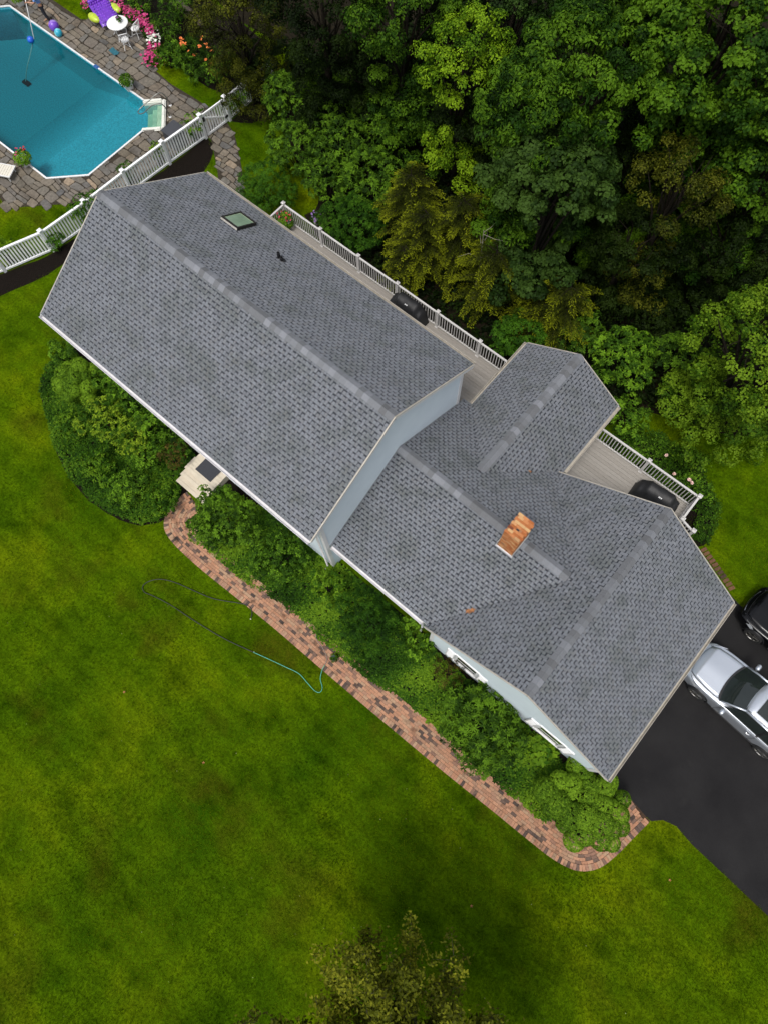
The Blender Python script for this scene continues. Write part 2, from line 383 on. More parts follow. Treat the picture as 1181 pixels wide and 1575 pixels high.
# ================================================================== GROUND
POOL = [(-41.3, 3.25), (-39.9, 1.84), (-29.42, 1.84), (-28.0, 3.26), (-28.0, 6.80), (-29.40, 8.20), (-39.9, 8.20), (-41.3, 6.80)]
HX0, HX1, HY0, HY1 = -41.6, -26.95, 1.55, 8.95       # ground is left open here for the pool basin
lawn = MB()
for a in ((-400, HX0, -400, 400), (HX1, 400, -400, 400), (HX0, HX1, -400, HY0), (HX0, HX1, HY1, 400)):
    lawn.add([(a[0], a[2], 0), (a[1], a[2], 0), (a[1], a[3], 0), (a[0], a[3], 0)], [(0, 1, 2, 3)])
tag(lawn.build('lawn', M_LAWN), kind='structure')

def sheet(name, poly, z, mat, kind='structure'):
    b = MB(); n = len(poly); b.add([(p[0], p[1], z) for p in poly], [tuple(range(n))])
    o = b.build(name, mat); bm = bmesh.new(); bm.from_mesh(o.data); bmesh.ops.triangulate(bm, faces=bm.faces[:])
    for f in bm.faces:
        if f.normal.z < 0: f.normal_flip()
    bm.to_mesh(o.data); bm.free(); return tag(o, kind=kind)

# dark mulch under the shrubs, forest soil under the trees
FRONT_BED = [(-21.3, -3.2), (-21.5, -4.7), (-20.9, -5.8), (-19.7, -6.5), (-17.7, -7.45), (-15.8, -7.85), (-14.0, -7.6), (-13.1, -7.2), (-12.55, -6.3), (-12.7, -5.0), (-13.2, -3.2)]
sheet('garden_bed', wob(FRONT_BED, 0.03, 0.3, 3), 0.008, M_MULCH)
sheet('garden_bed', [(-11.9, -3.2), (-11.9, -5.6), (-10.85, -6.15), (-8.6, -6.2), (-2.6, -5.95), (2.7, -5.7), (6.2, -5.7), (7.0, -5.35), (7.35, -4.6), (7.2, -3.1), (5.3, -3.2)], 0.008, M_MULCH)
FENCE_LINE = [(-28.2, -5.6), (-26.8, -2.9), (-25.95, -0.72), (-25.72, 1.62), (-25.62, 3.91), (-25.46, 6.24), (-25.24, 8.55), (-25.14, 9.98), (-25.13, 11.9), (-25.05, 13.2)]
fb = [(x+0.05, y) for x, y in FENCE_LINE[:7]] + [(-24.3, 8.0), (-23.9, 6.9), (-24.1, 5.2), (-24.3, 3.0), (-24.75, 0.4), (-25.45, -2.6), (-26.9, -5.8)]
sheet('mulch_strip', wob(fb, 0.04, 0.4, 5), 0.008, M_MULCH)
sheet('mulch_strip', wob([(-25.1, 10.0), (-25.05, 15.0), (-23.9, 15.2), (-23.8, 12.2), (-24.2, 10.6)], 0.04, 0.4, 6), 0.008, M_MULCH)
FOREST = [(-23.3, 15.5), (-23.4, 12.6), (-22.0, 10.9), (-20.2, 9.9), (-18.3, 9.15), (-17.2, 7.6), (-5.0, 7.3), (-1.6, 8.2), (-0.6, 9.9), (1.8, 10.7), (4.2, 12.0), (8.2, 13.0), (30, 18), (60, 60), (-10, 80), (-60, 60), (-46, 17), (-36, 16.5), (-30, 15.2)]
_r = random.Random(8)
FOREST = [(p.x+_r.uniform(-.1, .1), p.y+_r.uniform(-.1, .1)) for p in spline([(x, y, 0) for x, y in FOREST[:13]], .5)] + FOREST[13:]
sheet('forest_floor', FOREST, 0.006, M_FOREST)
sheet('garden_bed', wob([(-1.3, 7.2), (-0.5, 8.6), (1.8, 9.2), (3.2, 8.5), (4.05, 7.4), (4.25, 6.4), (3.6, 5.8), (2.6, 5.7), (2.7, 7.1)], 0.03, 0.3, 9), 0.009, M_MULCH)
sheet('flower_bed', wob([(-36.6, 10.9), (-33.9, 11.2), (-31.9, 10.9), (-30.2, 10.9), (-28.0, 10.9), (-26.2, 11.2), (-25.5, 12.4), (-26.5, 14.6), (-31, 15.3), (-36, 15.0)], 0.05, 0.4, 10), 0.007, M_MULCH)

# driveway
drive = [(5.0, 5.70), (5.9, 5.42), (6.6, 5.25), (7.6, 5.3), (9.2, 5.6), (12, 6.0), (26, 7.0), (26, -3.6), (16, -3.25), (12.66, -3.05), (9.6, -2.85), (8.9, -2.72), (8.45, -2.85), (8.17, -3.14), (7.24, -3.10), (5.7, -3.12), (5.0, -3.05)]
sheet('driveway', drive, 0.012, M_ASPH)

# ------------------------------------------------------------------ brick garden path
BPATH = spline([(-12.72, -5.02, 0), (-12.82, -5.75, 0), (-12.50, -6.52, 0), (-11.8, -6.86, 0), (-10.33, -6.93, 0), (-8.3, -6.84, 0), (-6.31, -6.74, 0), (-3.4, -6.69, 0), (-0.6, -6.62, 0), (1.7, -6.54, 0), (3.95, -6.42, 0), (5.3, -6.36, 0), (6.35, -6.28, 0), (7.12, -6.05, 0), (7.62, -5.55, 0), (7.86, -4.85, 0), (8.0, -4.0, 0), (8.14, -3.16, 0)], 0.05)
def offset_curve(pts, d):
    out = []
    for i, p in enumerate(pts):
        t = (pts[min(i+3, len(pts)-1)] - pts[max(i-3, 0)]).normalized(); out.append(p + Vector((-t.y, t.x, 0))*d)
    return out
bricks = []
def lay_row(off, length, width, gap=0.008, phase=0.0):
    c = offset_curve(BPATH, off); ref = BPATH; s = [0.0]
    for i in range(1, len(c)):
        dv = c[i]-c[i-1]; rv = ref[i]-ref[i-1]
        s.append(s[-1] + (dv.length if dv.dot(rv) > 0 else 0.0))
    pos = phase + length/2; i = 0
    while pos < s[-1]-length*0.4:
        while i < len(s)-2 and s[i+1] < pos: i += 1
        seg = s[i+1]-s[i]; t = (pos-s[i])/seg if seg > 1e-6 else 0
        p = c[i].lerp(c[i+1], t); d = (c[min(i+2, len(c)-1)]-c[max(i-1, 0)])
        if seg > 0.012: bricks.append((p, math.atan2(d.y, d.x), length-gap, width-gap))
        pos += length
lay_row(0.10, 0.105, 0.205)
for k in range(8): lay_row(0.205+0.0525+0.105*k, 0.205, 0.105, phase=(k % 2)*0.1025+R.uniform(-.02, .02))
path = thing('brick_path', 'long curved path of red and brown bricks from the front steps to the driveway', 'brick path', (0, -6.4, 0)); path['kind'] = 'structure'
base = MB()
o2 = offset_curve(BPATH, 1.02)
for i in range(0, len(BPATH)-2, 2):
    a, b_, c_, d_ = BPATH[i], BPATH[i+2], o2[i+2], o2[i]
    base.add([(q.x, q.y, 0.013) for q in (a, b_, c_, d_)], [(0, 1, 2, 3)])
bm_ = soil_mat('path_sand', (0.035, 0.022, 0.014), (0.07, 0.045, 0.03), 12)
tag(base.build('sand_bed', bm_, path))
bricks.sort(key=lambda q: camdist(q[0]))
BV = {}
def brick_mesh(v):
    if v not in BV:
        r = random.Random(v); a = lambda: r.uniform(-0.004, 0.004)
        BV[v] = MB().box(-0.5, 0.5, -0.5, 0.5, 0.0, 1.0).mesh('brick')
        BV[v].materials.append(M_BRICK)
    return BV[v]
for p, a, L, W in bricks[:300]:
    piece('brick', brick_mesh(0), path, (p.x, p.y, 0.0), (R.uniform(-.015, .015), R.uniform(-.012, .012), a+R.uniform(-.02, .02)), (L, W, 0.045+R.uniform(-.006, .007)))
rest = MB()
def brick_into(mb, p, a, L, W, h):
    ca, sa = math.cos(a), math.sin(a); vs = []
    t1, t2 = R.uniform(-.004, .004), R.uniform(-.003, .003)
    for z in (0, 1):
        for x, y in ((-1, -1), (1, -1), (1, 1), (-1, 1)):
            lx, ly = x*L/2, y*W/2; vs.append((p.x+ca*lx-sa*ly, p.y+sa*lx+ca*ly, z*(h+x*t1+y*t2)))
    mb.add(vs, [(4, 5, 6, 7), (0, 1, 5, 4), (1, 2, 6, 5), (2, 3, 7, 6), (3, 0, 4, 7)])
for p, a, L, W in bricks[300:]: brick_into(rest, p, a+R.uniform(-.02, .02), L, W, 0.045+R.uniform(-.006, .007))
tag(rest.build('brick', M_BRICK, path), kind='stuff')
# single row of bricks behind the garage
edge = thing('brick_edging', 'short row of worn bricks behind the garage at the lawn edge', 'brick edging', (4.6, 6.0, 0))
p0, p1 = at(1079, 843), at(1126, 908)
em = MB().box(-.5, .5, -.5, .5, 0, 1).mesh('brick'); em.materials.append(pieces('mossy_old_brick', [(0, (.11, .055, .03)), (.5, (.15, .075, .035)), (1, (.045, .03, .02))], .9, 16, .4, .4))
for k in range(11):
    q = p0.lerp(p1, (k+.5)/11); a = math.atan2(p1.y-p0.y, p1.x-p0.x)
    piece('brick', em, edge, (q.x, q.y, 0), (R.uniform(-.05, .05), 0, a+R.uniform(-.1, .1)), (0.13, 0.24, 0.05+R.uniform(-.01, .012)))

# ------------------------------------------------------------------ flagstone patio and stone path
def stone_region(name_thing, seeds, outer, holes, size):
    out = []
    for p, poly in seeds:
        if not inpoly(p[0], p[1], outer): continue
        ok = True
        for h in holes:
            if inpoly(p[0], p[1], h): ok = False; break
            best = None
            for i in range(len(h)):          # holes are convex and listed anticlockwise
                a, b_ = h[i], h[(i+1) % len(h)]; L = math.hypot(b_[0]-a[0], b_[1]-a[1])
                n = ((b_[1]-a[1])/L, -(b_[0]-a[0])/L); d = n[0]*(p[0]-a[0])+n[1]*(p[1]-a[1])
                if best is None or d > best[0]: best = (d, n, a)
            _, n, a = best
            poly = clip_half(poly, (-n[0], -n[1]), -(n[0]*a[0]+n[1]*a[1])-0.01)
        if not ok or len(poly) < 3: continue
        area = abs(sum(poly[i][0]*poly[(i+1) % len(poly)][1]-poly[(i+1) % len(poly)][0]*poly[i][1] for i in range(len(poly))))/2
        if area > 0.012: out.append((p, poly))
    return out
def ashlar(x0, x1, y0, y1, sx, sy, gap=.016):
    out = []; y = y0; r = random.Random(17)
    lines = [y0]
    while lines[-1] < y1: lines.append(lines[-1]+sy*r.uniform(.75, 1.3))
    wv = lambda x, k: .06*math.sin(x*1.3+k*2.1)+.05*math.sin(x*2.9+k*.7)
    for k in range(len(lines)-1):
        x = x0-r.random()*sx; sl = r.uniform(-.05, .05)
        while x < x1:
            w_ = sx*r.uniform(.55, 1.6); nsl = r.uniform(-.07, .07)
            ya, yb = lines[k]+wv(x, k), lines[k+1]+wv(x, k+1); yc, yd = lines[k]+wv(x+w_, k), lines[k+1]+wv(x+w_, k+1)
            parts = [(0, 1)] if r.random() > .22 or w_ < sx*.7 else [(0, .48), (.48, 1)]
            for f0, f1 in parts:
                P = lambda t, f: (x+t*w_+(sl if t == 0 else nsl)*(f-.5)*2, (ya+(yb-ya)*f) if t == 0 else (yc+(yd-yc)*f))
                q = [P(0, f0), P(1, f0), P(1, f1), P(0, f1)]; cx, cy = sum(p[0] for p in q)/4, sum(p[1] for p in q)/4
                q = [(cx+(px-cx)*(1-gap*2/w_)+r.uniform(-.018, .018), cy+(py-cy)*(1-gap*2/max(.12, abs(f1-f0)*sy))+r.uniform(-.018, .018)) for px, py in q]
                out.append(((cx, cy), q))
            x += w_; sl = nsl
    return out
def stone_mesh(mb, poly, c, h, ch=0.012):
    n = len(poly); a = sum(poly[i][0]*poly[(i+1) % n][1]-poly[(i+1) % n][0]*poly[i][1] for i in range(n))
    if a < 0: poly = poly[::-1]
    q = []
    for i in range(n):                       # knock the corners off
        p_, c0, nx = poly[i-1], poly[i], poly[(i+1) % n]
        for o, t in ((p_, 0.14), (nx, 0.14)): q.append((c0[0]+(o[0]-c0[0])*t+R.uniform(-.006, .006), c0[1]+(o[1]-c0[1])*t+R.uniform(-.006, .006)))
    m = len(q); tx, ty = R.uniform(-.02, .02), R.uniform(-.02, .02)
    zz = lambda x, y: h+(x-c[0])*tx+(y-c[1])*ty
    vs = [(x, y, 0.0) for x, y in q] + [(x, y, zz(x, y)-ch) for x, y in q] + [(c[0]+(x-c[0])*.95, c[1]+(y-c[1])*.95, zz(x, y)) for x, y in q]
    fs = [tuple(range(2*m, 3*m))]
    for k in (0, 1):
        fs += [(k*m+i, k*m+(i+1) % m, (k+1)*m+(i+1) % m, (k+1)*m+i) for i in range(m)]
    mb.add(vs, fs)
PATIO = [(-43.5, -1.0), (-33.5, -0.65), (-32.9, 0.3), (-31.3, -0.1), (-29.6, -0.55), (-28.75, 0.28), (-27.9, 1.1), (-27.2, 1.8), (-26.35, 2.6), (-26.05, 4.3), (-25.85, 6.4), (-25.5, 8.6), (-25.35, 9.85), (-26.2, 9.95), (-27.4, 9.95), (-29.2, 9.85), (-30.6, 10.0), (-31.6, 10.7), (-33.0, 11.4), (-34.2, 11.3), (-35.2, 10.75), (-36.2, 10.0), (-38.5, 10.0), (-43.5, 10.3)]
PATIO[0:3] = [(-43.5, 0.35), (-33.2, 0.45)]
STEPBOX = [(-29.46, 8.20), (-27.96, 6.90), (-27.24, 7.62), (-28.50, 8.92)]
STEPBOX = [(-28.04, 6.84), (-27.20, 7.66), (-28.52, 8.96), (-29.36, 8.14)]
from mathutils.geometry import tessellate_polygon
po = MB(); polys = [[Vector((x, y, 0)) for x, y in PATIO], [Vector((x, y, 0)) for x, y in POOL[:5]+[STEPBOX[1], STEPBOX[2]]+POOL[5:]]]
tri = tessellate_polygon(polys); flat = [p for q in polys for p in q]
pv = [(p.x, p.y, 0.010) for p in flat]
pf = []
for t in tri:
    a, b_, c_ = (flat[i] for i in t); cx, cy = (a.x+b_.x+c_.x)/3, (a.y+b_.y+c_.y)/3
    z = (b_-a).cross(c_-a).z; pf.append(tuple(t) if z > 0 else tuple(reversed(t)))
patio = thing('flagstone_patio', 'irregular grey and tan flagstone patio round the swimming pool', 'patio', (-30, 5, 0)); patio['kind'] = 'structure'
po.add(pv, pf)
po.build('joint_bed', M_JOINT, patio)
sd_ = ashlar(-43.6, -25.0, -1.2, 11.8, 0.50, 0.40)
st = stone_region('patio', sd_, PATIO, [POOL, STEPBOX], 0.55)
st = [q for q in st if q[0][0] > -43.2]
st.sort(key=lambda q: camdist((*q[0], 0)))
for p, poly in st[:300]:
    b = MB(); stone_mesh(b, poly, p, 0.045+R.uniform(-.008, .008)); me = b.mesh('flagstone', (p[0], p[1], 0)); me.materials.append(M_STONE)
    piece('flagstone', me, patio, (p[0], p[1], 0))
if len(st) > 300:
    b = MB()
    for p, poly in st[300:]: stone_mesh(b, poly, p, 0.045+R.uniform(-.008, .008))
    tag(b.build('flagstone', M_STONE, patio), kind='stuff')
SPATH_C = spline([(-25.35, 9.3, 0), (-24.6, 9.0, 0), (-23.7, 8.35, 0), (-22.9, 7.75, 0), (-22.2, 7.1, 0), (-21.3, 6.5, 0), (-20, 6.1, 0), (-18.7, 6.0, 0)], 0.1)
la, lb = offset_curve(SPATH_C, 0.58), offset_curve(SPATH_C, -0.58)
SP = [(p.x, p.y) for p in lb] + [(p.x, p.y) for p in reversed(la)]
spath = thing('stone_path', 'narrow curving flagstone path from the pool gate to the deck', 'stone path', (-22.5, 7.6, 0)); spath['kind'] = 'structure'
b = MB(); n_ = len(la)
for i in range(n_-1): b.add([(lb[i].x, lb[i].y, .011), (lb[i+1].x, lb[i+1].y, .011), (la[i+1].x, la[i+1].y, .011), (la[i].x, la[i].y, .011)], [(0, 1, 2, 3)])
b.build('joint_bed', M_JOINT, spath)
for p, poly in stone_region('path', ashlar(-26, -18.5, 5, 10.4, 0.42, 0.34), SP, [], 0.45):
    b = MB(); stone_mesh(b, poly, p, 0.042+R.uniform(-.008, .008)); me = b.mesh('flagstone', (p[0], p[1], 0)); me.materials.append(M_STONE)
    piece('flagstone', me, spath, (p[0], p[1], 0))

# ------------------------------------------------------------------ swimming pool
def pool_z(x):
    if x > -31.2: return -0.85
    if x > -34.2: return -0.85-(-31.2-x)/3.0*0.9
    return -1.75
pool = thing('swimming_pool', 'blue vinyl swimming pool with clipped corners behind the white fence', 'swimming pool', (-34.5, 5, 0))
M_LINER = plain('blue_pool_liner', (0.060, 0.36, 0.47), 0.6, var=0.3, scale=16)
ln = MB(); xs = [-41.3, -39.9, -34.2, -31.2, -29.41, -28.0]
def yr(x):
    if x <= -39.9: return (1.84+(-39.9-x)*1.0, 8.2-(-39.9-x)*1.0)
    if x >= -29.41: return (1.84+(x+29.41)*1.0, 8.2-(x+29.41)*1.0)
    return (1.84, 8.2)
for i in range(len(xs)-1):
    x0, x1 = xs[i], xs[i+1]; (a0, a1), (b0, b1) = yr(x0), yr(x1); z0, z1 = pool_z(x0+1e-4), pool_z(x1-1e-4 if i < 4 else x1)
    ln.add([(x0, a0, z0), (x1, b0, z1), (x1, b1, z1), (x0, a1, z0)], [(0, 1, 2, 3)])
    ln.add([(x0, a0, z0), (x1, b0, z1), (x1, b0, 0.03), (x0, a0, 0.03)], [(3, 2, 1, 0)])
    top = 0.03 if i < 4 else -1.0
    ln.add([(x0, a1, z0), (x1, b1, z1), (x1, b1, top), (x0, a1, top)], [(0, 1, 2, 3)])
for x in (-41.3, -28.0):
    a0, a1 = yr(x); z = pool_z(x); ln.add([(x, a0, z), (x, a1, z), (x, a1, .03), (x, a0, .03)], [(0, 1, 2, 3)])
ln.build('liner', M_LINER, pool)
cp = MB(); n_ = len(POOL)
def inset(poly, d):
    out = []; n = len(poly)
    for i in range(n):
        a, b_, c_ = Vector(poly[i-1]), Vector(poly[i]), Vector(poly[(i+1) % n])
        n1 = (b_-a).normalized(); n2 = (c_-b_).normalized(); n1 = Vector((n1.y, -n1.x)); n2 = Vector((n2.y, -n2.x))
        m = (n1+n2).normalized(); out.append(tuple(b_ + m*d/max(0.3, m.dot(n1))))
    return out
pin, pout = inset(POOL, -0.03), inset(POOL, 0.05)
for i in range(n_):
    if i == 4: continue                                # the entry steps take this corner
    j = (i+1) % n_
    cp.add([(*pin[i], .03), (*pin[j], .03), (*pout[j], .03), (*pout[i], .03), (*pin[i], .075), (*pin[j], .075), (*pout[j], .07), (*pout[i], .07)],
           [(4, 7, 6, 5), (0, 1, 5, 4), (2, 3, 7, 6)])
cp.build('coping', M_WHITE, pool)
wt = MB(); wp = inset(POOL, -0.002)
c0, c1 = Vector((-29.38, 8.18, 0)), Vector((-28.02, 6.82, 0)); d = (c1-c0).normalized(); nrm = Vector((-d.y, d.x, 0))
if nrm.dot(Vector((1, 1, 0))) < 0: nrm = -nrm
W2 = lambda s_, n_: tuple((c0+d*s_+nrm*n_)[:2])
Lq = (c1-c0).length
wt.prism(wp[:5]+[W2(Lq-.17, -.01), W2(Lq-.17, .925), W2(.17, .925), W2(.17, -.01)]+wp[5:], -1.85, -0.10)
tag(wt.build('pool_water', water_mat()), kind='structure')
# white moulded entry steps in the corner
c0, c1 = Vector((-29.38, 8.18, 0)), Vector((-28.02, 6.82, 0)); d = (c1-c0).normalized(); nrm = Vector((d.y*-1, d.x, 0))
if nrm.dot(Vector((1, 1, 0))) < 0: nrm = -nrm
M_STEPW = plain('white_moulded_step', (0.62, 0.62, 0.56), 0.35, var=0.06)
L = (c1-c0).length; es = MB()
def stepbox(s0, s1, n0, n1, z0, z1):
    q = [c0+d*s0+nrm*n0, c0+d*s1+nrm*n0, c0+d*s1+nrm*n1, c0+d*s0+nrm*n1]; es.prism([(p.x, p.y) for p in q], z0, z1)
stepbox(0.0, L, 0.93, 1.12, -0.6, 0.09); stepbox(-0.08, 0.16, -0.04, 0.93, -1.1, 0.088); stepbox(L-0.16, L+0.08, -0.04, 0.93, -1.1, 0.088)
es.build('entry_step_rim', M_STEPW, pool, bevel=0.05, seg=2)
M_TREAD = plain('pale_green_tread', (0.42, 0.48, 0.33), 0.4, var=0.08)
for k in range(3):
    es = MB(); stepbox(0.165, L-0.165, 0.62-k*0.31, 0.925-k*0.31, -1.1, -0.16-k*0.22)
    es.build('tread', M_TREAD, pool, bevel=0.015)
M_STEEL = plain('dull_steel', (0.16, 0.16, 0.15), 0.3, 0.7, var=0.1)
for s0, s1 in ((0.55, 1.0),):
    def P(s, n, z): q = c0+d*s+nrm*n; return (q.x, q.y, z)
    MB().tube(spline([P(0.45, 1.35, 0.02), P(0.45, 1.3, .5), P(0.5, 1.05, .82), P(0.75, .45, .62), P(1.0, -.05, .42), P(1.2, -.1, .40), P(1.3, .15, .45), P(1.25, .7, .78), P(1.2, 1.15, .8), P(1.2, 1.3, .5), P(1.2, 1.36, .02)], .08), 0.024, 8).build('handrail', M_STEEL, pool, smooth=True)
for k in range(2):
    q = c0+d*(0.45+0.75*k)+nrm*1.35; MB().lathe((q.x, q.y, 0.04), [(0.07, 0), (0.07, .02), (.03, .03)], 10).build('rail_flange', M_WHITE, pool)

# ================================================================== HOUSE
HE, HR = 5.483, 7.838            # main eave and ridge heights
MX0, MX1, MW = -18.79, -5.94, 4.06
ME, MR, MT, MWD = 2.735, 4.746, 0.399, 3.715          # middle wing
GE, GR, GS, GW, GY0, GY1 = 2.747, 5.492, 1.930, 3.694, -3.42, 3.95   # garage
SS, SW, SRZ, SY = -3.62, 2.097, 4.061, 7.573          # small back gable
SY0 = MT + MWD*(MR-SRZ)/(MR-ME)
house = thing('house', 'pale blue house with grey shingle gable roofs, brick chimney and skylight', 'house', (-6, 0, 0))

def wall(poly, axis, a0, a1):
    """extrude a gable outline along x or y"""
    b = MB(); n = len(poly)
    if axis == 'x': vs = [(a0, p, z) for p, z in poly] + [(a1, p, z) for p, z in poly]
    else: vs = [(p, a0, z) for p, z in poly] + [(p, a1, z) for p, z in poly]
    b.add(vs, [tuple(range(n)), tuple(range(n, 2*n))] + [(i, (i+1) % n, n+(i+1) % n, n+i) for i in range(n)])
    o = b.build('wall', M_SIDE, house); bm = bmesh.new(); bm.from_mesh(o.data); bmesh.ops.recalc_face_normals(bm, faces=bm.faces[:]); bm.to_mesh(o.data); bm.free(); return o
pm = (HR-HE)/MW
wall([(-3.52, 0), (3.76, 0), (3.76, HE+pm*.30-.10), (0, HR-.10), (-3.52, HE+pm*.54-.10)], 'x', MX0+.18, MX1-.16)
pmid = (MR-ME)/MWD
wall([(MT-3.40, 0), (MT+3.40, 0), (MT+3.40, ME+pmid*.315-.1), (MT, MR-.1), (MT-3.40, ME+pmid*.315-.1)], 'x', MX1-.1, GS-.5)
pg = (GR-GE)/GW
wall([(GS-3.42, 0), (GS+3.42, 0), (GS+3.42, GE+pg*.274-.1), (GS, GR-.1), (GS-3.42, GE+pg*.274-.1)], 'y', GY0+.075, GY1-.1)
ps = (SRZ-ME)/SW
wall([(SS-1.85, 0), (SS+1.85, 0), (SS+1.85, ME+ps*.247-.1), (SS, SRZ-.1), (SS-1.85, ME+ps*.247-.1)], 'y', 3.0, SY-.15)

TABS = []                                             # every shingle tab: (roof, corner points)
def slope(roofs, poly, O, A, Bv, thick=0.09):
    """one roof plane: poly in (along, up-slope) metres from O; A, Bv unit vectors"""
    O, A, Bv = Vector(O), Vector(A), Vector(Bv); n = A.cross(Bv).normalized()
    if n.z < 0: n = -n
    W = lambda a, b, h: O + A*a + Bv*b + n*h
    m = len(poly); b = MB()
    area = sum(poly[i][0]*poly[(i+1) % m][1]-poly[(i+1) % m][0]*poly[i][1] for i in range(m))
    pl = poly if area*(A.cross(Bv).z) > 0 else poly[::-1]
    b.add([W(p, q, 0) for p, q in pl] + [W(p, q, -thick) for p, q in pl], [tuple(range(m)), tuple(reversed(range(m, 2*m)))] + [(i, i+m, (i+1) % m+m, (i+1) % m) for i in range(m)])
    roof = b.build('roof', M_UNDER, house); roofs.append(roof)
    ex = 0.148; r = 0; bmax = max(p[1] for p in poly); bmin = min(p[1] for p in poly)
    r = math.floor(bmin/ex)
    while r*ex < bmax:
        lo = r*ex; hi = lo+ex
        band = clip_half(clip_half(poly, (0, 1), min(hi, bmax)), (0, -1), -max(lo, bmin)); r += 1
        if len(band) < 3: continue
        a0, a1 = min(p[0] for p in band), max(p[0] for p in band)
        rr = random.Random(r*7919+int(O.x*10)); x = math.floor(a0/0.205)*0.205 + (0.1025 if r % 2 else 0) - .205 + rr.uniform(-.012, .012); k_ = 0; x00 = x
        while x < a1:
            wd = .205
            for f0, f1, cut_ in ((0, rr.uniform(.52, .64), rr.uniform(.042, .058)), (0, 1, rr.uniform(.006, .018))):
                if cut_ < .02: f0, f1 = ff, 1.0
                else: ff = f1
                pa, pb = max(x+wd*f0+.002, a0), min(x+wd*f1-.002, a1)
                if pb-pa < 0.02: continue
                yb, yt = max(lo, bmin), min(hi, bmax)-cut_
                if yt-yb < .03: continue
                cut = clip_half(clip_half(band, (1, 0), pb), (-1, 0), -pa)
                if len(cut) < 3: continue
                def rng(y):
                    q = clip_half(clip_half(cut, (0, 1), y+.01), (0, -1), -(y-.01))
                    return (min(p[0] for p in q), max(p[0] for p in q)) if len(q) >= 3 else None
                e0, e1 = rng(yb+.012), rng(yt-.004)
                if not (e0 and e1): continue
                t = .012 if cut_ > .02 and e1[1]-e1[0] > .06 else 0; hh = .018 if cut_ > .02 else .014
                quad = [W(e0[0], yb, hh), W(e0[1], yb, hh), W(e1[1]-t, yt, .006), W(e1[0]+t, yt, .006)]
                base_ = [p - n*(hh-.001 if i < 2 else .005) for i, p in enumerate(quad)]
                if A.cross(Bv).z < 0: quad = [quad[1], quad[0], quad[3], quad[2]]; base_ = [base_[1], base_[0], base_[3], base_[2]]
                TABS.append((roof, quad, base_, W((pa+pb)/2, (yb+yt)/2, 0)))
            k_ += 1; x = x00 + k_*.205 + rr.uniform(-.012, .012)
    return roof
def slope2(poly_xyz, O, A, Bv):
    pass
roofs = []
sl = math.hypot(MW, HR-HE)
slope(roofs, [(0, 0), (MX1-MX0, 0), (MX1-MX0, sl), (0, sl)], (MX0, -MW, HE), (1, 0, 0), (0, MW/sl, (HR-HE)/sl))
slope(roofs, [(0, 0), (MX1-MX0, 0), (MX1-MX0, sl), (0, sl)], (MX0, MW, HE), (1, 0, 0), (0, -MW/sl, (HR-HE)/sl))
sm = math.hypot(MWD, MR-ME); vx = GS-GW+(MR-GE)/pg       # where the middle ridge meets the garage roof
X0 = MX1-.16
slope(roofs, [(X0, 0), (GS-GW, 0), (vx, sm), (X0, sm)], (0, MT-MWD, ME), (1, 0, 0), (0, MWD/sm, (MR-ME)/sm))
bs = sm*(SRZ-ME)/(MR-ME)                                # up-slope position of the small ridge end
# measured from the back eave up
slope(roofs, [(X0, 0), (SS-SW, 0), (SS, bs), (SS, sm), (X0, sm)], (0, MT+MWD, ME), (1, 0, 0), (0, -MWD/sm, (MR-ME)/sm))
slope(roofs, [(SS, bs), (SS+SW, 0), (GS-GW, 0), (vx, sm), (SS, sm)], (0, MT+MWD, ME), (1, 0, 0), (0, -MWD/sm, (MR-ME)/sm))
sg = math.hypot(GW, GR-GE); bv = sg*(MR-GE)/(GR-GE)
slope(roofs, [(GY0, 0), (MT-MWD, 0), (MT, bv), (MT, sg), (GY0, sg)], (GS-GW, 0, GE), (0, 1, 0), (GW/sg, 0, (GR-GE)/sg))
ymx = MT+MWD-(MT+MWD-GY1)
slope(roofs, [(MT, bv), (GY1, bv*(MT+MWD-GY1)/MWD), (GY1, sg), (MT, sg)], (GS-GW, 0, GE), (0, 1, 0), (GW/sg, 0, (GR-GE)/sg))
slope(roofs, [(GY0, 0), (GY1, 0), (GY1, sg), (GY0, sg)], (GS+GW, 0, GE), (0, 1, 0), (-GW/sg, 0, (GR-GE)/sg))
ss_ = math.hypot(SW, SRZ-ME)
slope(roofs, [(MT+MWD, 0), (SY, 0), (SY, ss_), (SY0, ss_)], (SS-SW, 0, ME), (0, 1, 0), (SW/ss_, 0, (SRZ-ME)/ss_))
slope(roofs, [(MT+MWD, 0), (SY, 0), (SY, ss_), (SY0, ss_)], (SS+SW, 0, ME), (0, 1, 0), (-SW/ss_, 0, (SRZ-ME)/ss_))
TABS.sort(key=lambda t: camdist(t[3]))
TF = [(0, 1, 2, 3), (4, 5, 1, 0), (5, 6, 2, 1), (7, 4, 0, 3)]
for roof, q, bq, c in TABS[:300]:
    me = MB().add(list(q)+list(bq), TF).mesh('shingle', c); me.materials.append(M_SHINGLE); piece('shingle', me, roof, c)
by = {}
for t in TABS[300:]: by.setdefault(t[0].name, [t[0], MB()])[1].add(list(t[1])+list(t[2]), TF)
for roof, mb in by.values(): tag(mb.build('shingle', M_SHINGLE, roof), kind='stuff')

